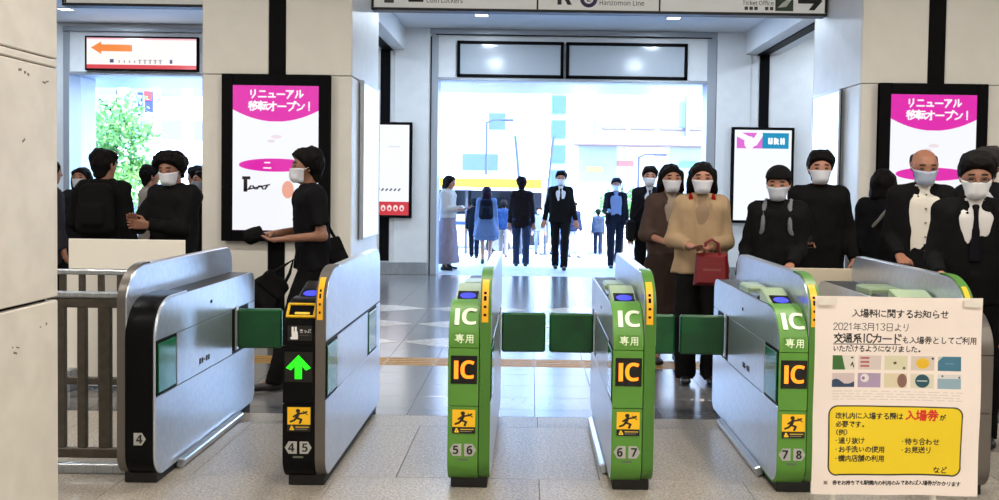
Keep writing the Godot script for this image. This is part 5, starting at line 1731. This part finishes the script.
	var cell := 0.017 * fine
	var inner := []
	if q.has("shirt"):
		inner = [bone(hip + Vector3(0, -0.03, 0.0), chest, 0.092, 0.098, 0.075, 0.08, Vector3.RIGHT, 0.03, 1), bone(shl * 0.95 + shr * 0.05, shr * 0.95 + shl * 0.05, 0.056, 0.056), bone(chest + Vector3(0, 0.06, 0), neck + Vector3(0, 0.022, 0.004), 0.07, 0.060, 0, 0, Vector3.RIGHT, 0.03, 2)]
		part(o, "shirt", blob(inner, cell), cloth(q.shirt))
	var g := 0.014 if q.has("shirt") else 0.004
	var coat := [
		bone(low, hip + Vector3(0, 0.12, 0), 0.100 + g + flare, 0.094 + g + puff, 0.085 + flare, 0.075, Vector3.RIGHT, 0.04, 1), bone(hip + Vector3(0, 0.10, 0), chest, 0.094 + g + puff, 0.098 + g + puff, 0.075, 0.085, Vector3.RIGHT, 0.04),
		bone(shl * 0.95 + shr * 0.05, shr * 0.95 + shl * 0.05, 0.060 + g * 0.5, 0.060 + g * 0.5, 0, 0, Vector3.RIGHT, 0.04), bone(chest + Vector3(0, 0.05, -0.01), neck + Vector3(0, 0.005, -0.008), 0.085, 0.060 + g * 0.3, 0, 0, Vector3.RIGHT, 0.04, 2), bone(neck + Vector3(0, -0.03, -0.012), shl, 0.056, 0.058, 0, 0, Vector3.RIGHT, 0.03), bone(neck + Vector3(0, -0.03, -0.012), shr, 0.056, 0.058, 0, 0, Vector3.RIGHT, 0.03)]
	for a in [[shl, el, hl], [shr, er, hr]]:
		if cuff >= 1.0:
			coat.append(bone(a[0], a[1], 0.056 + puff, 0.047 + puff, 0, 0, Vector3.RIGHT, 0.03))
			coat.append(bone(a[1], a[1].lerp(a[2], 0.96), 0.047 + puff, 0.039 + puff * 0.5, 0, 0, Vector3.RIGHT, 0.025, 2))
		elif cuff > 0.5:
			coat.append(bone(a[0], a[1], 0.060, 0.052, 0, 0, Vector3.RIGHT, 0.03))
			coat.append(bone(a[1], a[1].lerp(a[2], 0.45), 0.052, 0.048, 0, 0, Vector3.RIGHT, 0.02, 2))
		else:
			coat.append(bone(a[0], a[0].lerp(a[1], 0.72), 0.060, 0.062, 0, 0, Vector3.RIGHT, 0.03, 2))
	var carve := []
	if q.has("open"):
		# the open front of a jacket
		var ow: float = q.open
		carve.append(bone(hip + Vector3(0, 0.12, 0.150), chest + Vector3(0, 0.05, 0.138), 0.05, 0.055, ow * 0.02, ow, Vector3.RIGHT, 0.01))
		carve.append(bone(chest + Vector3(0, 0.04, 0.138), neck + Vector3(0, 0.05, 0.070), 0.05, 0.045, ow, ow * 0.8, Vector3.RIGHT, 0.01))
		if q.get("unbuttoned", false):
			carve.append(bone(hip + Vector3(0, -0.4, 0.15), chest + Vector3(0, 0.05, 0.138), 0.06, 0.055, ow * 0.8, ow, Vector3.RIGHT, 0.01))
	var jk := part(o, q.get("top_name", "jacket"), blob(coat, cell * (0.8 if q.has("open") else 1.0), carve, [], 0.010 if q.has("open") else 0.020), cloth(top))
	if q.has("collar"):
		var co := [bone(neck + Vector3(-0.05, -0.015, 0.02), neck + Vector3(0.05, -0.015, 0.02), 0.034, 0.034, 0, 0, Vector3.RIGHT, 0.02), bone(neck + Vector3(-0.05, -0.01, -0.03), neck + Vector3(0.05, -0.01, -0.03), 0.034, 0.034, 0, 0, Vector3.RIGHT, 0.02)]
		part(jk, "collar", blob(co, 0.012 * fine), cloth(q.collar))
	if q.has("tie"):
		var tb := [bone(neck + Vector3(0, -0.04, 0.072), neck + Vector3(0, -0.07, 0.09), 0.016, 0.012, 0.006, 0.002, Vector3.RIGHT, 0.005), bone(neck + Vector3(0, -0.07, 0.092), hip + Vector3(0, 0.16, 0.108), 0.010, 0.010, 0.004, 0.024, Vector3.RIGHT, 0.005, 2)]
		part(o, "tie", blob(tb, 0.010 * fine), cloth(q.tie))
	if q.has("buttons"):
		var bt := Shape.new()
		for k in 5:
			var c := (hip + Vector3(0, 0.08, 0.10)).lerp(chest + Vector3(0, 0.06, 0.10), k / 4.0)
			bt.tube([c, c + Vector3(0, 0, 0.012)], 0.006, 8)
		part(o, "buttons", bt.mesh(), mat(Color(0.3, 0.28, 0.26), 0.5))
	# lower body
	var bot: Color = q.get("bottom", Color(0.02, 0.02, 0.025))
	if q.has("skirt"):
		var sk := [bone(Vector3(0, q.skirt, 0.01), hip + Vector3(0, 0.12, 0), 0.125 + q.get("skirt_flare", 0.03), 0.092, 0.09, 0.072, Vector3.RIGHT, 0.03, 3)]
		part(o, "skirt", blob(sk, cell, [], [], 0.02), cloth(bot))
	else:
		var leg_w: float = q.get("leg", 0.0)
		var tr := [bone(hip + Vector3(0, -0.03, 0), hip + Vector3(0, 0.12, 0), 0.096, 0.090, 0.075, 0.072, Vector3.RIGHT, 0.03, 2)]
		for a in [[hpl, kl, al], [hpr, kr, ar]]:
			tr.append(bone(a[0], a[1], 0.092, 0.068 + leg_w, 0, 0, Vector3.RIGHT, 0.03))
			tr.append(bone(a[1], a[2] + Vector3(0, -0.03, 0), 0.068 + leg_w, 0.058 + leg_w, 0, 0, Vector3.RIGHT, 0.02, 2))
		part(o, "trousers", blob(tr, cell, [], [], 0.014), cloth(bot))
	for a in [[al, fl], [ar, fr]]:
		var sh := [bone(a[0] + Vector3(0, -0.045, -0.035), a[1] + Vector3(0, 0.032, 0.13), 0.036, 0.024, 0.006, 0.016, Vector3.RIGHT, 0.02), bone(a[0], a[0] + Vector3(0, -0.03, 0), 0.044, 0.042, 0, 0, Vector3.RIGHT, 0.02)]
		part(o, "shoe", blob(sh, 0.012 * fine, [], [[a[1] + Vector3(0, 0.004, 0), Vector3(0, -1, 0)]]), mat(q.get("shoes", Color(0.03, 0.028, 0.03)), 0.45))
	# worn bags
	if q.has("backpack"):
		var bc := chest + Vector3(0, -0.10, -0.20)
		var bp := part(o, "backpack", blob([bone(bc + Vector3(0, -0.16, 0), bc + Vector3(0, 0.14, 0.02), 0.075, 0.065, 0.085, 0.070, Vector3.RIGHT, 0.02), bone(bc + Vector3(0, -0.12, -0.07), bc + Vector3(0, 0.0, -0.07), 0.04, 0.04, 0.06, 0.06, Vector3.RIGHT, 0.02)], 0.014 * fine), cloth(q.backpack))
		for s in [-1.0, 1.0]:
			var x: float = s * sw * 0.58
			part(bp, "strap", Shape.new().tube([chest + Vector3(x, -0.14, -0.14), chest + Vector3(x, 0.06, -0.115), chest + Vector3(x, 0.135, -0.03), chest + Vector3(x * 1.02, 0.10, 0.085)] + ([] if q.has("strap_short") else [chest + Vector3(x * 1.1, -0.08, 0.125), chest + Vector3(x * 1.55, -0.19, 0.02)]), 0.017, 8).mesh(), cloth(q.get("strap", q.backpack)))
	if q.has("crossbag"):
		var s: float = q.get("cross_side", 1.0)
		var at := hip + Vector3(s * 0.24, -0.03, 0.06)
		var cb := part(o, "shoulder_bag", boxm(Vector3(0.10, 0.27, 0.32), 0.03), cloth(q.crossbag), at)
		part(cb, "strap", Shape.new().tube([Vector3(0, 0.12, 0.06), chest + Vector3(s * 0.06, -0.05, 0.135) - at, chest + Vector3(-s * 0.10, 0.12, 0.06) - at, chest + Vector3(-s * 0.10, 0.12, -0.06) - at, chest + Vector3(0, -0.05, -0.13) - at, Vector3(0, 0.12, -0.08)], 0.014, 8).mesh(), cloth(q.crossbag))
	if q.has("phone"):
		var hp: Vector3 = hr if q.phone < 0 else hl
		var pd := dr if q.phone < 0 else dl
		var ph := part(o, "phone", boxm(Vector3(0.07, 0.008, 0.14), 0.003), mat(Color(0.03, 0.03, 0.035), 0.2), hp + pd * 0.10 + Vector3(0, 0.028, 0))
		ph.rotation.x = 0.6
	return o

func held_bag(at: Vector3, turn: float, size: Vector3, c: Color, label: String, trim: Color) -> void:
	var b := thing("handbag", label, "bag", at, turn)
	var poly := PackedVector2Array([Vector2(-size.x * 0.5, 0), Vector2(size.x * 0.5, 0), Vector2(size.x * 0.44, size.y), Vector2(-size.x * 0.44, size.y)])
	part(b, "body", Shape.new().prism(poly, -size.z / 2, size.z / 2, minf(0.03, size.z * 0.3)).mesh(), mat(c, 0.5))
	for s in [-1.0, 1.0]:
		var z: float = s * size.z * 0.3
		part(b, "handle", Shape.new().tube([Vector3(-size.x * 0.22, size.y * 0.92, z), Vector3(-size.x * 0.18, size.y * 1.3, z), Vector3(0, size.y * 1.42, z), Vector3(size.x * 0.18, size.y * 1.3, z), Vector3(size.x * 0.22, size.y * 0.92, z)], 0.009, 8).mesh(), mat(c, 0.5))
	part(b, "print", boxm(Vector3(size.x * 0.5, size.y * 0.07, 0.002), 0.0), mat(trim, 0.5), Vector3(0, size.y * 0.5, size.z / 2 + 0.001))

func soft_bag(at: Vector3, size: Vector3, tilt: float, label: String, strap := true) -> void:
	var b := thing("soft_bag", label, "bag", at, 0.4)
	var side := Vector3(cos(tilt), sin(tilt), 0)
	var upw := Vector3(-sin(tilt), cos(tilt), 0)
	var r := size.z * 0.5
	part(b, "body", blob([bone(upw * r, upw * (size.y - r * 0.7), r, r * 0.7, size.x * 0.5 - r, size.x * 0.42 - r, side, 0.02)], 0.014, [], [], 0.02), cloth(Color(0.02, 0.02, 0.024)))
	part(b, "flap", blob([bone(upw * size.y * 0.55 + Vector3(0, 0, r * 0.75), upw * size.y * 0.9 + Vector3(0, 0, r * 0.5), 0.018, 0.018, size.x * 0.36, size.x * 0.34, side, 0.01)], 0.012), cloth(Color(0.028, 0.028, 0.032)))
	if strap:
		part(b, "strap", Shape.new().tube([upw * size.y * 0.9 - side * size.x * 0.25, upw * size.y * 1.25 - side * size.x * 0.12, upw * size.y * 1.45 + Vector3(0.02, 0.03, 0), upw * size.y * 1.25 + side * size.x * 0.16, upw * size.y * 0.9 + side * size.x * 0.25], 0.012, 8).mesh(), cloth(Color(0.02, 0.02, 0.024)))

func build_people() -> void:
	var black := Color(0.016, 0.016, 0.02)
	var navy := Color(0.022, 0.026, 0.045)
	# --- right of the gates
	person({"label": "bald man in a black blazer and white shirt wearing a grey mask", "at": Vector3(2.83, 0, -6.88), "h": 1.80, "hair": "bald", "hair_color": Color(0.10, 0.085, 0.08), "skin": Color(0.56, 0.37, 0.28), "mask_color": Color(0.62, 0.66, 0.74), "top": black, "top_name": "blazer", "shirt": Color(0.80, 0.78, 0.74), "collar": Color(0.80, 0.78, 0.74), "open": 0.075, "unbuttoned": true, "buttons": true, "nod": 0.28, "yaw": -0.15, "sw": 0.162, "fine": 0.85, "hand_l": Vector3(0.2, 0.95, 0.18), "hand_r": Vector3(-0.18, 0.98, 0.2)})
	person({"label": "man in a dark suit and striped tie with white mask and glasses", "at": Vector3(2.62, 0, -5.62), "h": 1.70, "hair": "full", "mask_color": Color(0.82, 0.82, 0.83), "skin": Color(0.58, 0.40, 0.31), "top": Color(0.014, 0.015, 0.02), "top_name": "suit_jacket", "shirt": Color(0.80, 0.79, 0.78), "collar": Color(0.80, 0.79, 0.78), "tie": Color(0.03, 0.03, 0.05), "open": 0.075, "glasses": true, "nod": 0.22, "yaw": -0.3, "sw": 0.168, "fine": 0.8, "hand_r": Vector3(-0.20, 1.02, 0.26), "hand_l": Vector3(0.2, 0.9, 0.2)})
	person({"label": "grey-haired man behind the man with glasses", "at": Vector3(3.585, 0, -7.5), "h": 1.82, "hair": "full", "hair_color": Color(0.16, 0.15, 0.15), "top": Color(0.10, 0.10, 0.11), "shirt": Color(0.7, 0.7, 0.72), "open": 0.05, "yaw": -0.6})
	person({"label": "person in a black coat cut off at the edge beside the broad gate", "at": Vector3(2.66, 0, -4.72), "h": 1.66, "hair": "short", "top": Color(0.012, 0.012, 0.016), "top_name": "coat", "hem": 0.6, "yaw": -0.8, "sw": 0.16})
	person({"label": "dark-haired woman with a white striped sleeve behind the bald man", "at": Vector3(2.98, 0, -8.05), "h": 1.67, "hair": "bob", "top": Color(0.03, 0.03, 0.035), "yaw": 2.6, "crossbag": Color(0.45, 0.44, 0.42), "cross_side": 1.0})
	person({"label": "tall young man in black with a white mask holding a phone", "at": Vector3(2.315, 0, -7.65), "h": 1.78, "hair": "full", "top": Color(0.018, 0.018, 0.022), "collar": Color(0.03, 0.03, 0.035), "puff": 0.005, "hem": 0.78, "yaw": -0.15, "nod": 0.05, "sw": 0.162, "fine": 0.9, "hand_r": Vector3(-0.14, 1.04, 0.27), "hand_l": Vector3(0.26, 0.90, 0.10), "phone": -1})
	person({"label": "person in a black cap and hooded jacket with a backpack", "at": Vector3(1.80, 0, -6.92), "h": 1.64, "hair": "short", "peak": false, "cap": Color(0.015, 0.015, 0.018), "mask_color": Color(0.66, 0.68, 0.72), "top": Color(0.014, 0.014, 0.018), "puff": 0.008, "hem": 0.72, "collar": Color(0.02, 0.02, 0.024), "backpack": Color(0.02, 0.02, 0.024), "strap": Color(0.42, 0.43, 0.45), "yaw": -0.35, "nod": 0.15, "fine": 0.9, "hand_l": Vector3(0.12, 1.0, 0.27), "hand_r": Vector3(-0.24, 0.9, 0.12)})
	# --- the two women behind the flaps
	person({"label": "woman in a beige jacket with a white mask carrying a red bag", "at": Vector3(1.30, 0, -7.25), "h": 1.685, "hair": "bob", "top": Color(0.60, 0.51, 0.40), "collar": Color(0.64, 0.56, 0.46), "shirt": Color(0.52, 0.44, 0.36), "open": 0.03, "hem": 0.86, "flare": 0.01, "puff": 0.005, "bottom": Color(0.028, 0.022, 0.022), "leg": 0.02, "sw": 0.145, "yaw": -0.12, "nod": 0.12, "fine": 0.85, "hand_l": Vector3(0.05, 1.07, 0.24), "hand_r": Vector3(-0.10, 1.08, 0.26), "strap_short": true, "backpack": Color(0.55, 0.10, 0.06), "pole_l": Vector3(0.55, -0.6, -0.5), "pole_r": Vector3(-0.55, -0.6, -0.5)})
	held_bag(Vector3(1.33, 0.78, -6.96), -0.1, Vector3(0.26, 0.24, 0.09), Color(0.40, 0.02, 0.035), "deep red handbag held by the woman in the beige jacket", Color(0.45, 0.2, 0.2))
	person({"label": "woman in a brown cardigan dress with a white mask", "at": Vector3(1.175, 0, -8.05), "h": 1.685, "hair": "bob", "hair_color": Color(0.025, 0.018, 0.016), "top": Color(0.27, 0.22, 0.20), "shirt": Color(0.55, 0.50, 0.45), "open": 0.05, "top_name": "cardigan", "cuff": 0.6, "hem": 0.62, "bottom": Color(0.20, 0.16, 0.145), "skirt": 0.42, "skirt_flare": 0.06, "sw": 0.142, "yaw": 0.1, "nod": 0.1, "fine": 0.9, "hand_l": Vector3(0.10, 1.06, 0.25), "hand_r": Vector3(-0.10, 1.06, 0.25), "pole_l": Vector3(0.55, -0.6, -0.5), "pole_r": Vector3(-0.55, -0.6, -0.5)})
	# --- in the doorway
	person({"label": "man in a dark suit with a black shoulder bag behind the women", "at": Vector3(1.56, 0, -12.6), "h": 1.74, "hair": "full", "top": navy, "shirt": Color(0.72, 0.76, 0.82), "open": 0.05, "tie": Color(0.2, 0.24, 0.34), "crossbag": black, "cross_side": -1.0, "foot_l": Vector3(0.09, 0, 0.25), "foot_r": Vector3(-0.09, 0, -0.2), "fine": 1.15})
	person({"label": "man in a dark jacket and blue shirt coming through the doorway", "at": Vector3(1.62, ground_y(18.2), -18.2), "h": 1.70, "hair": "full", "hair_color": Color(0.07, 0.06, 0.06), "top": navy, "shirt": Color(0.45, 0.52, 0.66), "open": 0.09, "unbuttoned": true, "bottom": Color(0.10, 0.11, 0.15), "hand_r": Vector3(-0.16, 1.08, 0.22), "foot_l": Vector3(0.08, 0.03, -0.28), "foot_r": Vector3(-0.09, 0, 0.16), "phone": -1, "fine": 1.25})
	person({"label": "man in a black suit, white shirt and tie walking in", "at": Vector3(0.52, 0, -16.9), "h": 1.73, "hair": "full", "top": Color(0.012, 0.013, 0.02), "shirt": Color(0.78, 0.80, 0.85), "tie": black, "open": 0.07, "foot_l": Vector3(0.07, 0, 0.16), "foot_r": Vector3(-0.07, 0.0, -0.16), "hand_l": Vector3(0.27, 0.86, 0.08), "hand_r": Vector3(-0.28, 0.86, 0.0), "fine": 1.15})
	person({"label": "man in a dark brown jacket walking out, seen from behind", "at": Vector3(-0.18, ground_y(17.9), -17.9), "h": 1.68, "yaw": PI, "hair": "full", "mask": false, "top": Color(0.055, 0.035, 0.035), "bottom": Color(0.16, 0.19, 0.26), "hem": 0.76, "foot_l": Vector3(0.09, 0, 0.14), "foot_r": Vector3(-0.09, 0.03, -0.24), "fine": 1.25})
	person({"label": "woman with purple-tinted hair, grey coat and small black backpack", "at": Vector3(-0.90, ground_y(19.2), -19.2), "h": 1.58, "yaw": PI, "hair": "long", "hair_color": Color(0.10, 0.04, 0.075), "mask": false, "top": Color(0.34, 0.38, 0.46), "hem": 0.62, "flare": 0.05, "top_name": "coat", "bottom": Color(0.34, 0.38, 0.46), "skirt": 0.55, "backpack": Color(0.025, 0.03, 0.05), "foot_l": Vector3(0.08, 0, 0.16), "foot_r": Vector3(-0.08, 0.04, -0.2), "fine": 1.25})
	person({"label": "woman in a white jacket and long pale skirt looking at her phone", "at": Vector3(-1.44, 0, -16.45), "h": 1.64, "yaw": 1.25, "hair": "bob", "mask": false, "top": Color(0.66, 0.64, 0.62), "hem": 0.95, "puff": 0.008, "bottom": Color(0.47, 0.43, 0.46), "skirt": 0.14, "skirt_flare": 0.04, "nod": 0.25, "hand_l": Vector3(0.12, 1.12, 0.27), "hand_r": Vector3(-0.12, 1.10, 0.25), "phone": -1, "fine": 1.15})
	var far := [
		[-1.55, 26.0, 1.62, PI, Color(0.03, 0.035, 0.05), Color(0.03, 0.035, 0.06), "person in dark clothes walking towards the bus"],
		[-0.80, 28.0, 1.66, PI, Color(0.10, 0.18, 0.32), Color(0.45, 0.42, 0.40), "person in a blue top walking near the bus"],
		[0.28, 33.5, 1.66, 0.0, Color(0.40, 0.44, 0.52), Color(0.55, 0.57, 0.62), "person in pale grey clothes by the far kerb"],
		[1.30, 28.6, 1.64, 0.4, Color(0.12, 0.15, 0.24), Color(0.62, 0.62, 0.66), "person in a navy top and pale trousers outside"],
		[2.55, 36.0, 1.70, PI, Color(0.20, 0.24, 0.30), Color(0.12, 0.14, 0.2), "person in a slate jacket far outside by the road"],
		[0.95, 34.0, 1.60, 1.2, Color(0.30, 0.40, 0.55), Color(0.30, 0.33, 0.42), "person in a light blue top crossing outside"],
	]
	for f in far:
		person({"label": f[6], "at": Vector3(f[0], ground_y(f[1]), -f[1]), "h": f[2], "yaw": f[3], "hair": "full", "mask": f[3] == 0.0, "top": f[4], "bottom": f[5], "foot_l": Vector3(0.08, 0, 0.18), "foot_r": Vector3(-0.08, 0, -0.18), "fine": 1.5})
	# --- left of the column
	person({"label": "man in a dark polo shirt and mask walking past the screen", "at": Vector3(-1.60, 0, -6.95), "h": 1.72, "lean": 0.06, "yaw": -1.15, "hair": "full", "skin": Color(0.50, 0.34, 0.26), "top": Color(0.022, 0.03, 0.036), "top_name": "polo_shirt", "collar": Color(0.035, 0.045, 0.05), "cuff": 0.4, "hem": 0.86, "bottom": Color(0.016, 0.017, 0.022), "hand_r": Vector3(-0.16, 1.10, 0.26), "hand_l": Vector3(0.16, 1.08, 0.22), "foot_l": Vector3(0.09, 0, 0.30), "foot_r": Vector3(-0.09, 0.0, -0.22), "fine": 0.8, "pole_r": Vector3(-0.6, -0.4, -0.8)})
	soft_bag(Vector3(-1.99, 1.06, -6.86), Vector3(0.15, 0.10, 0.09), 0.3, "small black pouch held out by the man in the polo shirt", false)
	soft_bag(Vector3(-1.43, 0.88, -7.09), Vector3(0.16, 0.22, 0.10), 0.35, "black sling bag at the back of the man in the polo shirt")
	soft_bag(Vector3(-1.98, 0.60, -6.80), Vector3(0.26, 0.27, 0.12), -0.7, "soft black bag swinging from the hand of the man in the polo shirt")
	person({"label": "man with fluffy black hair and a white mask looking at his hands", "at": Vector3(-2.84, 0, -7.55), "h": 1.70, "hair": "fluffy", "top": Color(0.017, 0.018, 0.026), "puff": 0.008, "hem": 0.78, "yaw": -0.25, "nod": 0.25, "sw": 0.16, "fine": 0.85, "skin": Color(0.52, 0.35, 0.27), "hand_l": Vector3(-0.02, 1.15, 0.30), "hand_r": Vector3(-0.14, 1.18, 0.30), "pole_l": Vector3(0.55, -0.6, -0.5), "pole_r": Vector3(-0.55, -0.6, -0.5)})
	person({"label": "man in black with a large backpack seen from behind", "at": Vector3(-3.76, 0, -8.35), "h": 1.73, "yaw": 3.25, "look": -0.5, "hair": "full", "mask": false, "top": Color(0.018, 0.018, 0.024), "puff": 0.008, "backpack": Color(0.022, 0.022, 0.028), "sw": 0.162, "fine": 0.9, "hand_l": Vector3(0.24, 1.0, 0.22)})
	person({"label": "woman with a white mask behind the man with the backpack", "at": Vector3(-4.78, 0, -10.1), "h": 1.61, "hair": "bob", "top": Color(0.12, 0.12, 0.14)})
	person({"label": "person in grey at the pillar's edge", "at": Vector3(-4.62, 0, -9.1), "h": 1.66, "hair": "long", "mask": false, "yaw": 2.4, "top": Color(0.20, 0.20, 0.22), "hem": 0.7})
	person({"label": "person in white behind the man with fluffy hair", "at": Vector3(-4.42, 0, -11.0), "h": 1.64, "hair": "full", "yaw": 2.2, "mask": false, "top": Color(0.62, 0.58, 0.54)})
	person({"label": "dark-coated person between the man in white and the column", "at": Vector3(-4.05, 0, -11.5), "h": 1.64, "hair": "full", "yaw": -1.8, "mask": false, "top": Color(0.03, 0.03, 0.035)})
	person({"label": "person in dark clothes half hidden by the column", "at": Vector3(-3.56, 0, -10.3), "h": 1.60, "hair": "short", "yaw": -0.9, "mask_color": Color(0.55, 0.57, 0.62), "top": Color(0.025, 0.025, 0.03)})
